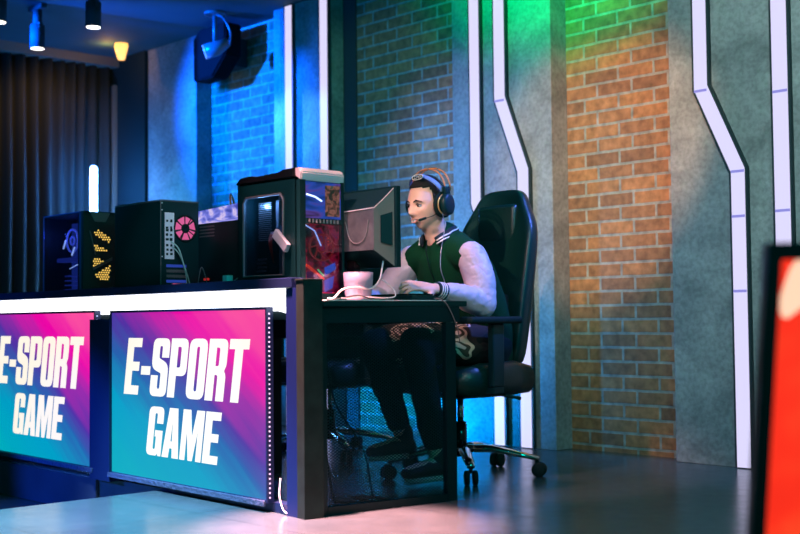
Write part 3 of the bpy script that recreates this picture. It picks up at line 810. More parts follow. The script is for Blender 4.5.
def pc_glass():
    X1, Y1, H = .392, .175, .452
    t = thing('computer_tower', 'leftmost computer, blue glass side and yellow honeycomb front', 'computer', (-5.462, 2.752, DZ))
    bm = bmesh.new()
    box(bm, 0, X1, Y1-.005, Y1, 0, H); box(bm, 0, .006, 0, Y1, 0, H); box(bm, 0, X1, 0, Y1, 0, .01); box(bm, 0, X1, 0, Y1, H-.01, H); box(bm, X1-.05, X1-.02, 0, Y1, .01, H-.01)
    obj('case_shell', bm, M['black'], t)
    bm = bmesh.new()
    for q in ((0, X1-.02, -.002, .004, H-.006, H), (0, .006, -.002, .004, 0, H), (X1-.035, X1-.02, -.002, .004, 0, H), (0, X1-.02, -.002, .004, .03, .034), (0, X1-.02, -.002, .004, 0, .005)): box(bm, *q)
    obj('window_frame', bm, mat('blue_edge_metal', (.15, .2, .5), .25, metal=.6), t)
    obj('window_pane', B(.006, X1-.035, .0, .002, .006, H-.006), M['glass'], t, label='clear side window')
    bm = bmesh.new(); box(bm, .01, X1-.06, Y1-.03, Y1-.02, .04, H-.03); obj('motherboard', bm, M['bluedim'], t)
    bm = bmesh.new(); ring(bm, (.12, .09, .33), (0, 1, 0), .055, .005, 28); ring(bm, (.12, .09, .33), (0, 1, 0), .02, .004, 20)
    obj('fan', bm, M['blueglow'], t)
    for P, r_ in (([(.19, .05, .255), (.235, .04, .29)], .004), ([(.19, .04, .19), (.30, .04, .215)], .0025), ([(.105, .05, .29), (.13, .05, .33)], .004)):
        obj('light_bar', T(P, r_, 6), M['blueline'], t)
    bm = bmesh.new(); box(bm, .04, .18, .05, .1, .225, .245); 
    for k in range(5): box(bm, .12, .23, .05, .1, .065+.022*k, .071+.022*k)
    obj('graphics_card', bm, mat('blue_lit_card', (.02, .04, .15), .3, emit=(.05, .1, .8), es=.35), t)
    bm = bmesh.new(); ball(bm, (.265, .05, .145), .006); obj('status_light', bm, M['pinkglow'], t)
    # front: angular frame with honeycomb triangles
    bm = bmesh.new(); prism(bm, [(0, 0), (Y1, 0), (Y1, H-.01), (Y1-.03, H), (.03, H), (0, H-.01)], X1-.02, X1, 'x'); ff = obj('front_panel', bm, M['black'], t)
    bm = bmesh.new()
    tris = [[(.07, .37), (.14, .335), (.145, .30), (.055, .345)], [(.06, .30), (.13, .27), (.055, .26)], [(.05, .235), (.115, .225), (.05, .185)], [(.055, .155), (.14, .205), (.135, .13), (.09, .125)], [(.045, .02), (.13, .02), (.125, .055), (.09, .085), (.05, .06)]]
    def inside(p, poly):
        c = False
        for i in range(len(poly)):
            a, b = poly[i], poly[i-1]
            if (a[1] > p[1]) != (b[1] > p[1]) and p[0] < (b[0]-a[0])*(p[1]-a[1])/(b[1]-a[1])+a[0]: c = not c
        return c
    hexes = [bmesh.new() for _ in tris]
    j = 0; z = .01
    while z < .40:
        y_ = .03+(.006 if j % 2 else 0)
        while y_ < .15:
            hit = [q for q, p in enumerate(tris) if inside((y_, z), p)]
            if hit:
                t2 = bmesh.new(); bmesh.ops.create_circle(t2, segments=6, radius=.0043, cap_ends=True)
                merge(hexes[hit[0]], t2, Matrix.Translation((X1+.0012, y_, z)) @ Matrix.Rotation(PI/2, 4, 'Y'))
            y_ += .012
        z += .0104; j += 1
    for h_ in hexes: obj('honeycomb_light', h_, M['yellowglow'], ff)
    
    bm = bmesh.new(); prism(bm, [(.035, .448), (.14, .448), (.115, .405), (.06, .405)], X1, X1+.003, 'x'); prism(bm, [(.03, .36), (.06, .25), (.065, .25), (.036, .36)], X1, X1+.004, 'x'); prism(bm, [(.05, .175), (.15, .225), (.15, .24), (.05, .19)], X1, X1+.004, 'x'); obj('bezel', bm, M['greymid'], ff)
    for y_, z in ((.004, .02), (.168, .03)): bm = bmesh.new(); ball(bm, (X1+.002, y_, z), .004, seg=10); obj('screw', bm, M['iometal'], t)
    return t
pc_glass()

def pc_angled():
    X1, Y1, H = .40, .20, .43
    t = thing('computer_tower', 'dark computer with lilac lit upper edge between its two neighbours', 'computer', (-4.47, 2.975, DZ), math.radians(1))
    bm = bmesh.new(); box(bm, 0, X1, 0, Y1, 0, H-.07, bev=.003); obj('case_shell', bm, M['black'], t)
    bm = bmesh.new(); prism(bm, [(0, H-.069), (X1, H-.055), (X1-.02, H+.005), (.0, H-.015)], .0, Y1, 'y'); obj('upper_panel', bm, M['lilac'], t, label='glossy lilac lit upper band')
    bm = bmesh.new()
    for k in range(4): box(bm, .03, .14, -.002, -.0005, .30+.014*k, .306+.014*k)
    obj('vent_slats', bm, M['greymid'], t)
    bm = bmesh.new(); prism(bm, [(.17, .02), (.39, .02), (.39, .33), (.24, .33)], -.003, -.0005, 'y'); obj('side_panel', bm, M['black'], t)
    bm = bmesh.new(); box(bm, .06, .10, -.002, -.0005, .11, .12); obj('status_light', bm, M['redglow2'], t)
    return t
pc_angled()
wire('orange cable arching over the lilac topped computer', [(-4.52, 3.22, .95), (-4.47, 3.16, 1.235), (-4.40, 3.12, 1.24), (-4.30, 3.06, 1.197)], .005, M['cableo'])
wire('thin pale cable on the desk left of the tallest computer', [(-3.99, 2.74, .757), (-3.97, 2.76, .80), (-3.93, 2.80, .85), (-3.86, 2.86, .90)], .0025, M['cableg'])
t = obj('white_plug', B(-3.875, -3.845, 2.70, 2.73, DZ, .865, bev=.003), M['white']); tag(t, 'small white adapter block left of the tallest computer', 'adapter')

# ------------------------------------------------------------------ monitor seen from behind
t = thing('monitor', 'black computer monitor seen from behind, facing the player', 'monitor', (-3.50, 3.03, DZ))
mx0, mx1, mz0, mz1 = -.275, .268, .125, .428
bm = bmesh.new()
box(bm, mx0, mx1, 0.0, .022, mz0, mz1, bev=.003); obj('screen_bezel', bm, M['black'], t)
obj('display', B(mx0+.012, mx1-.012, .0222, .0232, mz0+.012, mz1-.012), mat('display_glow', (.02, .02, .02), .2, emit=(.6, .6, .7), es=.5), t)
# frustum from the rim to the raised rear housing
R0 = [(mx0+.01, mz0+.004), (mx1-.012, mz0+.004), (mx1-.012, mz1-.008), (mx0+.01, mz1-.008)]
R1 = [(-.16, .188), (.236, .188), (.236, .340), (-.16, .340)]
bm = bmesh.new()
A_ = [bm.verts.new((a, -.0005, b)) for a, b in R0]; B_ = [bm.verts.new((a, -.085, b)) for a, b in R1]
for i in range(4):
    j = (i+1) % 4; f = bm.faces.new((A_[i], A_[j], B_[j], B_[i])); f.material_index = 1 if i == 1 else 0  # right bevel lighter, other bevels black: fall of light painted per face
f = bm.faces.new(B_); f.material_index = 2; bm.faces.new(A_[::-1])
obj('rear_housing', bm, [M['black'], mat('lit_bevel_plastic', (.22, .205, .17), .4), mat('scratched_grey_gloss', (.13, .15, .15), .22, var=.3, vscale=20)], t, label='raised grey rear housing with bevelled sides')
bm = bmesh.new(); tube(bm, [(-.158, -.086, .342), (0.04, -.088, .337), (.236, -.086, .342)], .0022, 6); tube(bm, [(.237, -.086, .34), (.245, -.05, .372), (.257, -.004, .418)], .0018, 6); obj('edge_trim', bm, mat('pale_edge', (.75, .72, .7), .3), t)
bm = bmesh.new(); box(bm, -.15, -.10, -.092, -.0855, .235, .335); obj('port_cover', bm, M['greymid'], t)
bm = bmesh.new()
for cx in (-.04, .15): tube(bm, spline([(cx-.07, -.088, .30), (cx-.045, -.089, .235), (cx, -.09, .215), (cx+.045, -.089, .24), (cx+.06, -.088, .30)], 6), .0022, 6)
obj('cable_reflection', bm, M['grey'], t)  # cable reflections on the gloss, modelled as thin grey curves
bm = bmesh.new(); vs = [(.243, -.058, .215), (.259, -.012, .205), (.259, -.012, .33), (.243, -.058, .315)]
vv = [bm.verts.new(V(v)+V((.003, -.002, 0))) for v in vs]; bm.faces.new(vv); obj('side_recess', bm, M['black'], t)
bm = bmesh.new(); cyl(bm, (.15, -.03, .375), (.15, -.036, .372), .008); obj('badge', bm, M['white'], t)
bm = bmesh.new(); box(bm, .03, .075, -.04, -.01, .012, .20, bev=.003); obj('stand_neck', bm, M['blackgloss'], t)
bm = bmesh.new(); box(bm, -.09, .17, -.10, .09, .0, .012, bev=.004); obj('stand_base', bm, M['blackgloss'], t)

# ------------------------------------------------------------------ small things on the desk
t = thing('white_cup', 'white rounded cup standing under the monitor', 'cup', (-3.318, 2.915, DZ))
bm = bmesh.new(); tube(bm, [(0, 0, 0), (0, 0, .012), (0, 0, .06), (0, 0, .092), (0, 0, .0921), (0, 0, .015)], [.034, .042, .048, .050, .046, .038], 28); obj('cup_body', bm, M['mugwhite'], t, True)
bm = bmesh.new(); ring(bm, (0, 0, .0925), (0, 0, 1), .048, .0022, 32); obj('rim', bm, M['mugwhite'], t, True)

t.scale = (1.12, 1.12, 1.12); t.rotation_euler = (0, 0, math.radians(200))
t = thing('keyboard', 'low black keyboard with blue underglow under the left hand', 'keyboard', (-3.44, 3.205, DZ))
bm = bmesh.new(); box(bm, -.17, .17, -.062, .066, .004, .022, bev=.003); obj('keyboard_body', bm, M['black'], t)
bm = bmesh.new(); box(bm, -.168, .168, -.060, .064, .0002, .0038); obj('underglow', bm, mat('key_underglow', (.02, .05, .2), .3, emit=(.02, .15, .9), es=.5), t)
bm = bmesh.new()
for r_ in range(5):
    for c_ in range(15): box(bm, -.163+c_*.0218, -.144+c_*.0218, -.056+r_*.0235, -.036+r_*.0235, .0222, .029, bev=0)
obj('keys', bm, M['blacksoft'], t)
t = thing('mouse', 'black mouse under the far hand left of the keyboard', 'mouse', (-3.77, 3.23, DZ))
bm = bmesh.new(); ball(bm, (0, 0, .012), (.031, .055, .024)); bmesh.ops.bisect_plane(bm, geom=bm.verts[:]+bm.edges[:]+bm.faces[:], plane_co=(0, 0, .0008), plane_no=(0, 0, 1), clear_inner=True)
bmesh.ops.holes_fill(bm, edges=bm.edges[:]); obj('mouse_body', bm, M['black'], t, True)
obj('wheel', B(-.004, .004, -.042, -.022, .028, .036, bev=.001), M['greymid'], t)
bm = bmesh.new(); prism(bm, [(-3.232, 2.95), (-3.226, 3.01), (-3.32, 3.02), (-3.39, 2.73), (-3.258, 2.715)], DZ, DZ+.004, 'z')
tag(obj('pale_sheet', bm, M['paper']), 'thin pale strip standing in for the lit desk edge beside the post', 'paper')  # stands in for the pale lit edge of the desk top
bm = bmesh.new(); prism(bm, [(-3.222, 3.03), (-3.214, 3.27), (-3.28, 3.28), (-3.30, 3.04)], DZ, DZ+.003, 'z')
tag(obj('pale_sheet', bm, M['paper']), 'thin pale sheet lying between keyboard end and desk edge', 'paper')
wire('thick white cable arching over the desk in front of the monitor', [(-3.29, 2.745, .764), (-3.285, 2.77, .766), (-3.275, 2.80, .795), (-3.27, 2.86, .805), (-3.27, 2.93, .80), (-3.265, 2.97, .83), (-3.27, 2.99, .875), (-3.28, 3.01, .92)], .0035, M['cablew'])
wire('white cable looping low beside the mug and keyboard', [(-3.28, 2.80, .765), (-3.26, 2.88, .77), (-3.25, 2.97, .766), (-3.245, 3.03, .772), (-3.255, 3.03, .80), (-3.27, 2.99, .835)], .0025, M['cablew'])
wire('thin dark cable lying across the desk by the mug', [(-3.29, 2.78, .76), (-3.26, 2.86, .775), (-3.25, 2.93, .76), (-3.27, 3.0, .77), (-3.30, 3.05, .76)], .0025, M['blacksoft'])
wire('thin dark cable running over the desk edge and down the leg', [(-3.28, 3.28, .762), (-3.215, 3.21, .766), (-3.185, 3.24, .745), (-3.17, 3.28, .66), (-3.165, 3.29, .60)], .002, M['greymid'])

# things under the desk
wire('black cable sagging below the desk behind the mesh', [(-3.42, 2.83, .62), (-3.40, 2.86, .40), (-3.37, 2.93, .27), (-3.36, 2.98, .18), (-3.40, 3.05, .02)], .004, M['blacksoft'])
wire('black cable bundle dropping to the floor just behind the post', [(-3.46, 2.80, .66), (-3.47, 2.80, .4), (-3.44, 2.85, .2), (-3.45, 2.9, .012)], .006, M['blacksoft'])
wire('dark coiled cable lying on the floor behind the mesh', [(-3.45, 2.90, .012), (-3.35, 2.95, .012), (-3.33, 3.05, .012), (-3.42, 3.08, .012), (-3.46, 3.0, .014), (-3.36, 2.98, .02)], .006, M['blacksoft'])

# ------------------------------------------------------------------ gaming chairs
def make_chair(label):
    t = thing('gaming_chair', label, 'chair', (0, 0, 0), group='black gaming chairs')
    # backrest lofted upward: (z, y centre, half width, thickness, bolster)
    sec = [(.44, .20, .195, .075, .045), (.55, .215, .215, .08, .06), (.70, .235, .225, .085, .065), (.85, .255, .232, .085, .06), (1.0, .275, .236, .08, .05), (1.08, .288, .232, .075, .045),
           (1.14, .298, .205, .072, .03), (1.19, .306, .168, .070, .018), (1.235, .314, .145, .066, .012), (1.265, .318, .118, .055, .006), (1.28, .32, .07, .035, 0)]
    bm = bmesh.new(); rings = []
    for z, yc, hw, th, bo in sec:
        prof = []
        n = 9
        for k in range(n):          # front surface, left to right
            u = -1+2*k/(n-1); yy = -th*.5-bo*(abs(u)**4)*(1 if abs(u) < .99 else .55)
            prof.append((u*hw, yc+yy))
        for k in range(n):          # back surface
            u = 1-2*k/(n-1); prof.append((u*hw*(.97 if abs(u) < .99 else .93), yc+th*.5*(1-.35*abs(u)**3)))
        rings.append([bm.verts.new((x, y, z)) for x, y in prof])
    for a, b in zip(rings, rings[1:]):
        m = len(a)
        for k in range(m): f = bm.faces.new((a[k], a[(k+1) % m], b[(k+1) % m], b[k])); f.smooth = True
    bm.faces.new(rings[0]); bm.faces.new(rings[-1])
    o = obj('backrest', bm, M['leather'], t); sd = o.modifiers.new('s', 'SUBSURF'); sd.levels = sd.render_levels = 2
    bm = bmesh.new(); box(bm, -.115, .115, .205, .262, 1.035, 1.215, bev=.02); o = obj('head_cushion', bm, M['leather'], t, True); o.rotation_euler = (math.radians(-2), 0, 0)
    bm = bmesh.new(); box(bm, -.125, .125, .135, .205, .60, .80, bev=.028); obj('lumbar_cushion', bm, mat('blue_grey_cushion', (.02, .03, .05), .35), t, True)
    # shoulder openings with frames
    # seat
    bm = bmesh.new(); box(bm, -.20, .20, -.27, .22, .375, .485, bev=.03); obj('seat', bm, M['leather'], t, True)
    for s in (-1, 1):
        bm = bmesh.new(); tube(bm, [(s*.215, -.25, .42), (s*.222, -.1, .425), (s*.222, .1, .43), (s*.215, .21, .42)], [(.035, .05), (.042, .075), (.042, .075), (.035, .06)], 14, side=(1, 0, 0)); obj('seat_bolster', bm, M['leather'], t, True)
        # armrest
        ar = bmesh.new(); box(ar, s*.285-.045, s*.285+.045, -.27, .05, .665, .695, bev=.012); pad = obj('armrest', ar, M['blacksoft'], t, True)
        ar = bmesh.new(); box(ar, s*.285-.016, s*.285+.016, -.11, -.04, .40, .6649, bev=.006); box(ar, min(s*.30, s*.18), max(s*.30, s*.18), -.105, -.045, .372, .399, bev=.003); obj('armrest_post', ar, M['black'], pad)
    bm = bmesh.new(); box(bm, -.15, .15, -.14, .14, .345, .3745, bev=.008); obj('seat_plate', bm, M['blackmetal'], t)
    bm = T([(.06, -.02, .365), (.20, .03, .36), (.30, .06, .345)], .007, 8); obj('tilt_lever', bm, M['black'], t, True)
    bm = bmesh.new(); cyl(bm, (0, 0, .235), (0, 0, .352), .014); obj('gas_piston', bm, M['chrome'], t, True)
    bm = bmesh.new(); cyl(bm, (0, 0, .10), (0, 0, .235), .027); cyl(bm, (0, 0, .085), (0, 0, .13), .042); obj('gas_column', bm, M['blackgloss'], t, True)
    a0 = math.atan2(3.59-3.82, -3.40+3.68)
    for k in range(5):
        a = a0+k*2*PI/5; c, s = math.cos(a), math.sin(a)
        bm = bmesh.new(); P = [(.03*c, .03*s, .118), (.14*c, .14*s, .118), (.26*c, .26*s, .095), (.345*c, .345*s, .078)]
        tube(bm, P, [(.030, .019), (.027, .017), (.021, .013), (.018, .011)], 12, side=(-s, c, 0)); arm = obj('base_arm', bm, M['chrome'], t, True)
        bm = bmesh.new(); cyl(bm, (.335*c, .335*s, .075), (.335*c, .335*s, .05), .008)
        w = V((-s, c, 0)); cc = V((.345*c, .345*s, .031))
        for q in (-1, 1): tube(bm, [cc+w*q*.007, cc+w*q*.009, cc+w*q*.025, cc+w*q*.028], [.028, .031, .031, .026], 22)
        obj('caster', bm, M['blacksoft'], arm, True)
    return t
chair = make_chair('black high-backed gaming chair the player sits on, chrome star base')
chair.location = (-3.695, 3.84, 0)
dup(chair, (-4.72, 3.95, 0), math.radians(12), 'empty black gaming chair behind the mesh, hidden by the tallest computer and monitor')

# ------------------------------------------------------------------ the player
def head_mesh(mtx):
    bm = bmesh.new(); bmesh.ops.create_uvsphere(bm, u_segments=96, v_segments=72, radius=1)
    def g(x, z, cx, cz, sx, sz): return math.exp(-((x-cx)/sx)**2-((z-cz)/sz)**2)
    for v in bm.verts:
        x, y, z = v.co
        w = .077; dep = .096; hh = .118
        if z < 0: w *= 1-.24*(-z)**1.8
        X = x*w; Y = y*dep; Z = z*hh
        if z > .2: Y += .004*z
        if y > 0 and z < -.2: Y *= 1-.35*(-z-.2)         # nape
        if y < 0: Y -= .010*max(0, -z)**1.2*(1 if z > -.97 else .6); Y *= 1-.06*max(0, z)
        if y < -.1:
            f = min(1, (-y-.1)/.4)
            q = 0
            q += .021*g(X, Z, 0, -.030, .013, .014)       # nose tip
            q += .012*g(X, Z, 0, -.008, .009, .022)       # bridge
            q += .006*(g(X, Z, -.013, -.034, .008, .008)+g(X, Z, .013, -.034, .008, .008))
            q -= .010*(g(X, Z, -.030, .000, .019, .011)+g(X, Z, .030, .000, .019, .011))   # sockets
            q += .004*(g(X, Z, -.030, .020, .024, .008)+g(X, Z, .030, .020, .024, .008))   # brow
            q += .004*(g(X, Z, -.043, -.022, .018, .016)+g(X, Z, .043, -.022, .018, .016))  # cheek
            q += .004*g(X, Z, 0, -.062, .024, .012)       # mouth
            q -= .004*g(X, Z, 0, -.078, .018, .006)
            q += .008*g(X, Z, 0, -.100, .020, .014)       # chin
            Y -= q*f
        v.co = (X, Y, Z)
    bmesh.ops.transform(bm, matrix=mtx, verts=bm.verts)
    return bm

def hand(bm, wrist, f, u, thumb_side, curl=.5, spread=.06):
    """wrist position, finger direction f, back-of-hand normal u, thumb_side +-1"""
    f = V(f).normalized(); u = V(u); u = (u-f*u.dot(f)).normalized(); s = f.cross(u)*thumb_side
    w = V(wrist)
    capsule(bm, [w-f*.01, w+f*.03, w+f*.062, w+f*.080], [(.026, .018), (.033, .017), (.038, .015), (.036, .012)], 18, side=s)
    spec = [(.028, .074, .0085), (.0095, .082, .0088), (-.0095, .077, .0084), (-.027, .061, .0076)]
    for i, (off, L_, r) in enumerate(spec):
        p = w+f*.078+s*off; d = (f+s*off*spread/.03*2).normalized(); ang = .12; P = [p-d*.02, p]; seg = [.46, .30, .24]
        for k, sg in enumerate(seg):
            dd = (d*math.cos(ang)-u*math.sin(ang)); p = p+dd*L_*sg; P.append(p); ang += curl*(1-.12*i)
        capsule(bm, P, [r*1.05, r*1.05, r, r*.92, r*.8], 12)
    p = w+f*.02+s*.022-u*.006
    P = [p, p+(f*.5+s*.8-u*.2).normalized()*.034, p+(f*.5+s*.8-u*.2).normalized()*.034+(f*.85+s*.35-u*.35).normalized()*.03, p+(f*.5+s*.8-u*.2).normalized()*.034+(f*.85+s*.35-u*.35).normalized()*.03+(f*.98+s*.05-u*.3).normalized()*.024]
    capsule(bm, P, [.014, .0115, .010, .0085], 12)

HC = V((-3.683, 3.640, 1.188))
HM = Matrix.Translation(HC) @ Matrix.Rotation(math.radians(-2), 4, 'Z') @ Matrix.Rotation(math.radians(11), 4, 'X') @ Matrix.Rotation(math.radians(2), 4, 'Y')
def build_person():
    p = thing('person', 'person in varsity jacket, white sleeves, headset, leaning to the keyboard', 'person', (-3.69, 3.92, 0))
    inv = Matrix.Translation((3.69, -3.92, 0))
    def add(name, bm, m_, par=p, smooth=True, label=None, vox=None, sm=3, disp=None):
        if vox:
            o = obj(name, bm, m_, None, smooth); remesh(o, vox, sm, disp)
            o.data.transform(inv if par == p else inv)
            o.parent = par
            if label: o['label'] = label
            return o
        bmesh.ops.transform(bm, matrix=inv, verts=bm.verts)
        return obj(name, bm, m_, par, smooth, label)
    shL, shR = V((-3.500, 3.715, .955)), V((-3.873, 3.735, .960))
    elL, elR = V((-3.432, 3.690, .755)), V((-3.975, 3.62, .775))
    wrL, wrR = V((-3.428, 3.425, .808)), V((-3.815, 3.345, .798))
    hipL, hipR = V((-3.60, 3.90, .565)), V((-3.79, 3.90, .565))
    knL, knR = V((-3.555, 3.44, .585)), V((-3.83, 3.46, .575))
    anL, anR = V((-3.56, 3.55, .13)), V((-3.80, 3.575, .20))
    spine = [(-3.69, 3.93, .54), (-3.69, 3.925, .66), (-3.69, 3.87, .80), (-3.685, 3.79, .93), (-3.685, 3.74, 1.01), (-3.685, 3.71, 1.05)]
    # ---- body, one continuous surface
    bm = head_mesh(HM)
    capsule(bm, spine, [(.15, .10), (.14, .09), (.145, .095), (.155, .095), (.12, .075), (.06, .055)], 24, side=(1, 0, 0))
    capsule(bm, [(-3.685, 3.725, 1.01), (-3.685, 3.685, 1.08), (-3.684, 3.645, 1.13)], [.060, .054, .056], 18)
    for s, sh, el, wr in ((1, shL, elL, wrL), (-1, shR, elR, wrR)):
        capsule(bm, [V((-3.685+s*.08, 3.735, 1.0)), sh, (sh+el)/2, el, el.lerp(wr, .5), wr], [.055, .052, .044, .036, .034, .024], 16)
    for hp, kn, an in ((hipL, knL, anL), (hipR, knR, anR)):
        capsule(bm, [hp, hp.lerp(kn, .5), kn, kn.lerp(an, .35), an.lerp(kn, .2), an], [.082, .07, .054, .052, .036, .034], 16)
        capsule(bm, [an+V((0, .03, -.04)), an+V((-.01, -.08, -.055)), an+V((-.015, -.15, -.065))], [(.03, .03), (.036, .024), (.034, .018)], 14, side=(1, 0, 0))
    # ears
    for s in (-1, 1):
        mm = HM @ Matrix.Translation((s*.077, .008, -.010)) @ Matrix.Rotation(math.radians(s*18), 4, 'Z')
        ball(bm, (0, 0, 0), (1, 1, 1), mtx=mm @ Matrix.Diagonal((.009, .017, .031, 1)), seg=16)
    hand(bm, wrL, (-.34, -.92, .16), (.50, -.1, .85), -1, .55, .10)
    hand(bm, wrR, (.12, -1, -.06), (0, 0, 1), 1, .35)
    body = add('body', bm, M['skin'], vox=.0042, sm=2)
    # ---- face details
    def at(x, y, z): return HM @ V((x, y, z))
    for s in (-1, 1):
        bm = bmesh.new(); ball(bm, at(s*.030, -.0765, 0), (.0125, .0115, .0085)); e = add('eye', bm, M['eyewhite'], label=None)
        bm = bmesh.new(); ball(bm, at(s*.030+.000, -.0865, -.0005), (.0052, .0030, .0058)); add('iris', bm, M['iris'], par=e)
        bm = bmesh.new(); tube(bm, [at(s*.015, -.0865, .003), at(s*.030, -.0905, .0088), at(s*.045, -.0815, .002)], [.0012, .0024, .0012], 8); add('eyelid', bm, M['hair'], par=e)
        bm = bmesh.new(); tube(bm, [at(s*.012, -.0945, .0165), at(s*.028, -.0945, .0235), at(s*.050, -.079, .0165)], [(.0012, .0022), (.002, .0038), (.001, .0015)], 8, side=(0, 1, 0)); add('eyebrow', bm, M['hair'])
    bm = bmesh.new(); 
    tube(bm, [at(-.022, -.0895, -.0585), at(-.010, -.0990, -.0555), at(0, -.1008, -.0572), at(.010, -.0990, -.0555), at(.022, -.0895, -.0585)], [.0012, .0028, .0030, .0028, .0012], 8)
    tube(bm, [at(-.022, -.0895, -.0605), at(-.010, -.0978, -.0695), at(0, -.0990, -.0708), at(.010, -.0978, -.0695), at(.022, -.0895, -.0605)], [.0012, .0030, .0035, .0030, .0012], 8)
    lips = add('lips', bm, M['lip'])
    bm = bmesh.new(); ball(bm, at(0, -.0955, -.0635), (.014, .0045, .006)); add('teeth', bm, M['eyewhite'], par=lips)
    # ---- hair: short cap
    bm = bmesh.new(); bmesh.ops.create_uvsphere(bm, u_segments=72, v_segments=54, radius=1)
    for v in bm.verts:
        x, y, z = v.co; v.co = (x*.081, y*.101+.004*max(0, z), z*.1235)
    # hairline cuts
    kill = []
    for v in bm.verts:
        X, Y, Z = v.co
        fr = .062 if Y < -.02 else (.062-(Y+.02)*2.6 if Y < .02 else -.045-(Y-.02)*.4)
        if Y < -.02: fr = .074-.10*max(0, abs(X)-.035)
        if Y < .02 and abs(X) > .06: fr = -.01 if Y > -.035 else fr
        if Z < fr: kill.append(v)
    bmesh.ops.delete(bm, geom=kill, context='VERTS')
    bmesh.ops.transform(bm, matrix=HM, verts=bm.verts)
    hr = add('hair', bm, M['hair']); so = hr.modifiers.new('s', 'SOLIDIFY'); so.thickness = .007; so.offset = -.8
    # ---- jacket body
    bm = bmesh.new()
    capsule(bm, [(-3.69, 3.95, .52), (-3.69, 3.94, .62), (-3.69, 3.885, .76), (-3.686, 3.80, .90), (-3.685, 3.755, .985), (-3.685, 3.725, 1.045)],
            [(.185, .135), (.19, .135), (.195, .135), (.20, .13), (.165, .105), (.078, .075)], 28, side=(1, 0, 0))
    for s, sh in ((1, shL), (-1, shR)): capsule(bm, [V((-3.685+s*.06, 3.74, 1.0)), sh+V((-s*.012, 0, -.01))], [.072, .066], 16)
    def fold(co): return .006*noise.noise(co*9)+.004*noise.noise(V((co.x*16, co.y*10, co.z*7)))
    jk = add('jacket', bm, M['vest'], vox=.008, sm=3, disp=fold, label='dark body of the varsity jacket')
    bm = T([(-3.690, 3.640, 1.03), (-3.69, 3.632, .98), (-3.69, 3.655, .90), (-3.69, 3.73, .77)], .0025, 6); add('zip', bm, M['blacksoft'], par=jk)
    # sleeves
    for s, sh, el, wr in ((1, shL, elL, wrL), (-1, shR, elR, wrR)):
        bm = bmesh.new(); d = (el-wr).normalized()
        a = sh+V((s*.004, 0, -.004)); mid = sh.lerp(el, .5)+V((s*.012, .012, 0)); e2 = el+V((s*.004, .012, -.008))
        capsule(bm, [a, mid], [.066, .068], 20); capsule(bm, [mid, e2], [.068, .060], 20)
        capsule(bm, [e2, el.lerp(wr, .45)+V((0, 0, .004)), wr+d*.062], [.058, .050, .038], 20)
        def fold2(co):
            q = V((co.x*14, co.y*14, co.z*24)); return .003*noise.noise(q)+.002*noise.noise(co*45)-.008*max(0, .30-abs(noise.noise(V((co.x*8+co.z*16, co.y*16, co.z*26-co.y*14)))*4))
        add('sleeve', bm, M['sleeve'], vox=.006, sm=2, disp=fold2, label='white leather sleeve')
        # ribbed cuff
        bm = bmesh.new(); tube(bm, [wr+d*.052, wr+d*.046, wr+d*.004, wr], [.030, .036, .031, .026], 22); cf = add('cuff', bm, M['rib'], label='dark cuff with white stripes')
        bm = bmesh.new()
        for k, q in enumerate((.036, .025, .014)): 
            r0 = .0338+.0022*(1-k)*.6; tube(bm, [wr+d*(q+.003), wr+d*(q-.003)], [r0+.001, r0], 22)
        add('stripe', bm, M['ribwhite'], par=cf)
    # collar
    def collar(dz, r, m_, name, par, th=.0):
        bm = bmesh.new(); pts = []
        for k in range(25):
            a = math.radians(-140+280*k/24)      # 0 = back (+y)
            pts.append((-3.685+(.072+th)*math.sin(a), 3.715+(.070+th)*math.cos(a)-(.014 if abs(a) > 2 else 0), 1.062+dz+.022*math.cos(a)-.018*max(0, abs(a)-1.6)*1.8))
        tube(bm, pts, r, 10); return add(name, bm, m_, par=par)
    cl = collar(0, [(.022, .010)]*25, M['rib'], 'collar', p)
    collar(.006, .0032, M['ribwhite'], 'stripe', cl, .009); collar(-.008, .0032, M['ribwhite'], 'stripe', cl, .0105)
    # trousers
    bm = bmesh.new(); capsule(bm, [(-3.60, 3.92, .55), (-3.78, 3.92, .55)], [.115, .115], 16)
    for hp, kn, an in ((hipL, knL, anL), (hipR, knR, anR)):
        capsule(bm, [hp, hp.lerp(kn, .5), kn], [.100, .086, .072], 18)
        capsule(bm, [kn, kn.lerp(an, .4), an.lerp(kn, .12)], [.070, .062, .050], 18)
    add('trousers', bm, M['trouserdark'], vox=.009, sm=3, disp=lambda c: .010*noise.noise(c*14))
    bm = bmesh.new()
    for hp, kn in ((hipL, knL), (hipR, knR)): capsule(bm, [hp+V((0, -.06, .006)), hp.lerp(kn, .5)+V((0, 0, .008)), hp.lerp(kn, .86)+V((0, 0, .006))], [.104, .092, .080], 18)
    add('lap_cloth', bm, M['camo'], vox=.008, sm=2, disp=lambda c: .016*noise.noise(V((c.x*16, c.y*9, c.z*16))), label='pale camouflage cloth over the lap')
    # shoes
    for s, an in ((1, anL), (-1, anR)):
        bm = bmesh.new(); capsule(bm, [an+V((0, .015, .0)), an+V((0, .02, -.045))], [(.042, .045), (.040, .045)], 16, side=(1, 0, 0))
        capsule(bm, [an+V((0, .045, -.062)), an+V((-.006, -.05, -.062)), an+V((-.012, -.155, -.073))], [(.040, .034), (.045, .034), (.042, .022)], 18, side=(1, 0, 0))
        sh_ = add('shoe', bm, M['shoe'], vox=.006, sm=2)
        bm = bmesh.new(); P = [(an.x+.042*math.cos(q)-.006, an.y-.052+.125*math.sin(q)) for q in [k*2*PI/28 for k in range(28)]]
        prism(bm, P, an.z-.112, an.z-.092, 'z'); add('sole', bm, M['sole'], par=sh_)
    return p
build_person()

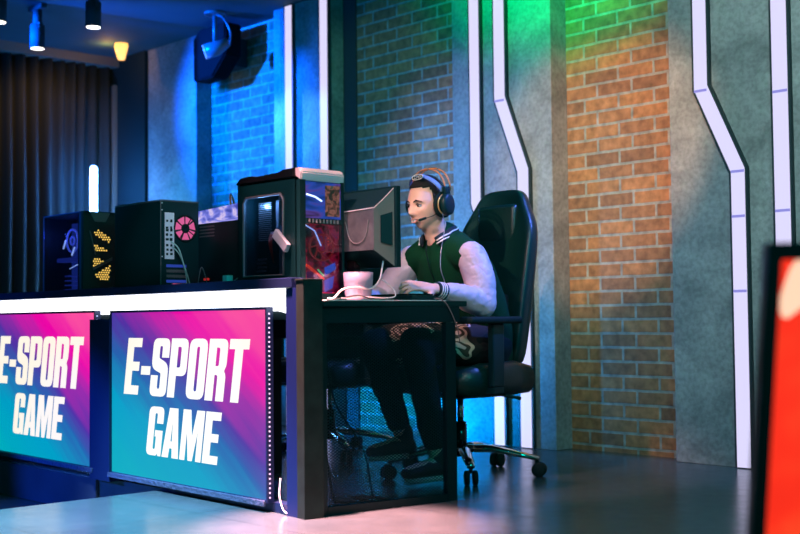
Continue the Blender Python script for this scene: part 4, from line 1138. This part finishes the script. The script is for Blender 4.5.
# headset: worn, so its own thing
hs = thing('headset', 'black headset with orange double headband worn by the player', 'headset', HC)
hs.rotation_euler = HM.to_euler()
for s in (-1, 1):
    bm = bmesh.new(); tube(bm, [(s*.074, .008, -.010), (s*.078, .008, -.010), (s*.092, .008, -.011), (s*.094, .008, -.011)], [(.044, .048), (.052, .057), (.052, .057), (.044, .048)] if s > 0 else [(.026, .034), (.032, .040), (.032, .040), (.028, .034)], 28, side=(0, 1, 0)); ec = obj('ear_pad', bm, M['blacksoft'], hs, True)
    bm = bmesh.new(); tube(bm, [(s*.094, .012, -.011), (s*.097, .013, -.011), (s*.116, .017, -.011), (s*.121, .018, -.011)], [(.038, .044), (.043, .049), (.040, .046), (.030, .036)], 28, side=(0, 1, 0)); sh = obj('ear_cup', bm, M['black'], hs, True)
    if s < 0: continue
    bm = bmesh.new(); ring(bm, (s*.099, .010, -.011), (1, 0, 0), .0445, .0034, 32); obj('gold_ring', bm, M['gold'], sh, True)
    bm = bmesh.new(); box(bm, s*.104-.010, s*.104+.010, .004, .034, .030, .066, bev=.004); obj('band_joint', bm, M['black'], sh, True)
for dy in (-.004, .026):
    bm = bmesh.new(); pts = []
    for k in range(25):
        a = PI*k/24; pts.append((.104*math.cos(a), .018+dy+.006*math.sin(a), .060+.086*math.sin(a)**.9 if 0 < k < 24 else .045))
    tube(bm, pts, .0038, 10); obj('headband_wire', bm, M['orange'], hs, True, 'orange wire band')
bm = bmesh.new(); pts = [(.092*math.cos(PI*k/24), .012-.050*math.sin(PI*k/24), .045+.080*math.sin(PI*k/24)) for k in range(25)]
tube(bm, pts, [(.012, .003)]*25, 10, side=(0, 1, .35)); stp = obj('suspension_strap', bm, M['strap'], hs, True, 'light blue inner strap')
bm = bmesh.new()
def onstrap(k, off): 
    c = pts[12]; return None
# oval emblem on the strap's front
em = Matrix.Translation((.012, -.052, .119)) @ Matrix.Rotation(math.radians(52), 4, 'X')
def emp(x, y): return em @ V((x, y, .0))
tube(bm, [emp(.034*math.cos(a), .0135*math.sin(a)) for a in [k*2*PI/28 for k in range(28)]], .0020, 6, closed=True)
tube(bm, [emp(-.018, .006), emp(-.018, -.006), emp(-.004, -.006), emp(-.004, .006)], .0013, 6)
tube(bm, [emp(.012+.007*math.cos(a), .006*math.sin(a)) for a in [k*2*PI/14 for k in range(14)]], .0013, 6, closed=True)
obj('oval_emblem', bm, M['ribwhite'], stp)
bm = bmesh.new(); t2 = bmesh.new(); bmesh.ops.create_circle(t2, segments=28, radius=1, cap_ends=True); merge(bm, t2, em @ Matrix.Translation((0, 0, -.002)) @ Matrix.Diagonal((.034, .0135, 1, 1)))
obj('emblem_plate', bm, M['blackgloss'], stp)
bm = bmesh.new(); tube(bm, spline([(.088, -.030, -.040), (.085, -.062, -.050), (.066, -.096, -.056)], 6), .0016, 8); bo = obj('microphone_boom', bm, M['blacksoft'], hs, True)
bm = bmesh.new(); capsule(bm, [(.070, -.090, -.055), (.052, -.108, -.060)], [.0052, .0058], 12); obj('microphone', bm, M['blacksoft'], bo, True)
# headset cable down the chest
wire('thin pale headset cable hanging down over the jacket front', [(-3.575, 3.62, 1.135), (-3.572, 3.63, 1.08), (-3.565, 3.60, .98), (-3.555, 3.585, .90), (-3.545, 3.60, .83), (-3.54, 3.56, .80)], .0018, M['steel'])

# ------------------------------------------------------------------ red lit poster stand, very near and out of focus
ps = thing('poster_stand', 'blurred black framed red lit poster stand at the right edge', 'poster stand', (-.885, 1.434, 0), math.radians(47))
def slant(x, z): return (x+.0635*z/.78, z)     # left edge leans in towards the top
def quad(bm, x0, x1, z0, z1, y0, y1): prism(bm, [slant(x0, z0), slant(x1, z0), slant(x1, z1), slant(x0, z1)], y0, y1, 'y')
bm = bmesh.new()
quad(bm, 0, .020, .0, .786, 0, .022); quad(bm, .42, .44, .0, .786, 0, .022); quad(bm, .0201, .4199, .763, .786, 0, .022); quad(bm, .0201, .4199, 0, .05, 0, .022); quad(bm, .0201, .4199, .05, .763, .016, .022)
obj('frame', bm, M['posterframe'], ps)
bm = bmesh.new(); quad(bm, .0201, .4199, .0501, .7629, .008, .0159); film = obj('lit_film', bm, M['posterred'], ps, label='red backlit film')
P_ = [(.092, .7625), (.415, .7625), (.415, .74), (.30, .735), (.20, .72), (.13, .712), (.105, .703), (.088, .690), (.078, .683), (.071, .685), (.068, .694), (.069, .712), (.077, .735), (.084, .752)]
bm = bmesh.new(); prism(bm, [(x+.012, z) for x, z in P_], .0065, .0079, 'y'); obj('pale_shape', bm, M['posterpale'], film, label='pale swoosh at the top of the film')

# ------------------------------------------------------------------ lights
def look(o, tgt): o.rotation_euler = (V(tgt)-o.location).to_track_quat('-Z', 'Y').to_euler()
def spot(name, loc, tgt, col, e, ang, blend=.4, r=.04):
    d = bpy.data.lights.new(name, 'SPOT'); d.energy = e; d.color = col; d.spot_size = math.radians(ang); d.spot_blend = blend; d.shadow_soft_size = r
    o = bpy.data.objects.new(name, d); COL.objects.link(o); o.location = loc; look(o, tgt); return o
def area(name, loc, tgt, col, e, sx, sy):
    d = bpy.data.lights.new(name, 'AREA'); d.energy = e; d.color = col; d.shape = 'RECTANGLE'; d.size = sx; d.size_y = sy
    o = bpy.data.objects.new(name, d); COL.objects.link(o); o.location = loc; look(o, tgt); return o
def point(name, loc, col, e, r=.01):
    d = bpy.data.lights.new(name, 'POINT'); d.energy = e; d.color = col; d.shadow_soft_size = r
    o = bpy.data.objects.new(name, d); COL.objects.link(o); o.location = loc; return o
point('case_fill', (-3.70, 2.76, DZ+.37), (.25, .55, 1), 1.6)  # unseen fills added to brighten the insides of the cases
point('case_fill', (-3.50, 2.76, DZ+.16), (1, .15, .1), .12)
point('case_fill', (-5.33, 2.80, DZ+.36), (.08, .15, 1), .5)
spot('blue_wash', (-8.0, 3.7, 1.7), (-7.2, 4.9, 1.3), (.0, .45, 1), 60, 62, .8)
spot('blue_front_wash', (-7.45, 2.5, 2.6), (-6.80, 4.9, 2.2), (.0, .10, 1), 3600, 40, .8)
spot('blue_panel_wash', (-6.6, 2.8, 2.6), (-6.2, 4.9, 1.6), (.0, .34, 1), 90, 24, .6)
spot('blue_graze', (-7.35, 4.47, 2.45), (-4.70, 4.98, 1.25), (.05, .28, 1), 600, 30, .6)
spot('olive_wash', (-3.6, 2.4, 2.7), (-5.50, 5.0, 2.0), (.22, .8, .40), 100, 26, .8)
spot('lilac_mid_wash', (-4.3, 1.8, 2.7), (-4.85, 5.0, 1.55), (.26, .28, 1), 300, 26, .8)
spot('panel_wash', (-4.1, 1.8, 2.7), (-4.35, 4.9, 1.35), (.34, .82, .92), 260, 34, .8)
spot('green_wash', (-3.7, 3.6, 2.66), (-3.95, 4.9, 2.95), (.0, 1, .22), 330, 84, .9)
spot('warm_wash', (-1.9, 1.9, 2.72), (-3.74, 4.95, 1.50), (1, .50, .26), 620, 22, .6)
spot('grey_right_wash', (-1.6, 2.0, 2.7), (-2.7, 4.9, 1.5), (.72, 1, 1), 270, 56, .9)
spot('cyan_low_wash', (-4.95, 4.25, .10), (-4.80, 4.95, .45), (.0, .30, 1), 130, 120, .8)
spot('cyan_low_wash', (-5.75, 4.25, .10), (-5.6, 4.95, .40), (.0, .26, 1), 160, 120, .8)
spot('pink_key', (-3.38, 1.80, 2.74), (-3.46, 3.15, 1.0), (1, .42, .46), 230, 28, .5, r=.05)
spot('pink_floor', (-3.31, 2.35, 2.74), (-3.08, 2.62, 0), (1, .33, .32), 7000, 24, .8, r=.05)
spot('person_key', (-3.1, .7, 2.45), (-3.66, 3.55, 1.19), (1, .64, .52), 300, 10, .7)  # unseen spot added to warm the player's face
spot('sleeve_key', (-1.0, .9, 2.6), (-3.47, 3.42, .87), (1, .60, .66), 150, 13, .6)  # another added spot, for the near hand and sleeve
spot('case_key', (-2.0, 1.6, 2.6), (-4.42, 2.84, 1.08), (.75, .75, 1), 160, 8, .6)  # unseen spot added to brighten the connector plate and its cables
spot('blue_rim', (-2.3, 4.5, 2.6), (-3.6, 3.75, 1.0), (.10, .2, 1), 420, 26, .6)
spot('floor_wash', (-4.15, 1.3, 2.74), (-4.0, 1.95, 0), (.34, .64, 1), 2300, 46, .7)
spot('blue_counter_wash', (-5.9, .9, .7), (-5.0, 2.69, -.05), (.01, .09, 1), 260, 38, .8)
spot('warm_corner', (-7.80, 4.05, 2.55), (-8.45, 4.25, 2.1), (1, .5, .16), 15, 100, .9)
point('tube_light', (-8.16, 4.44, 1.75), (.0, .20, 1), 14, .03)
point('tube_light', (-8.16, 4.44, 1.35), (.0, .20, 1), 10, .03)
point('warm_ceiling_glow', (-7.97, 4.52, 2.70), (1, .5, .12), 1.2)
spot('ceiling_wash', (-5.4, 1.0, 1.0), (-6.2, 3.0, 2.77), (.0, .20, 1), 170, 110, .8)
spot('floor_blue_wash', (-2.2, 1.5, 2.7), (-2.9, 4.0, 0), (.0, .30, .9), 50, 60, .9)
area('teal_side_fill', (-.4, 2.0, 2.3), (-4.0, 4.0, 1.0), (.0, .60, .55), 40, 1.0, 1.0)  # unseen area light added to lift the shadows towards teal

w = bpy.data.worlds.new('world'); sc.world = w; w.use_nodes = True
bg = w.node_tree.nodes['Background']; bg.inputs['Color'].default_value = (.0, .15, .16, 1); bg.inputs['Strength'].default_value = .9

sc.view_settings.view_transform = 'Standard'; sc.view_settings.look = 'None'; sc.view_settings.gamma = 1; sc.view_settings.exposure = 0
sc.view_settings.use_curve_mapping = False
sc.cycles.max_bounces = 8; sc.cycles.use_denoising = True
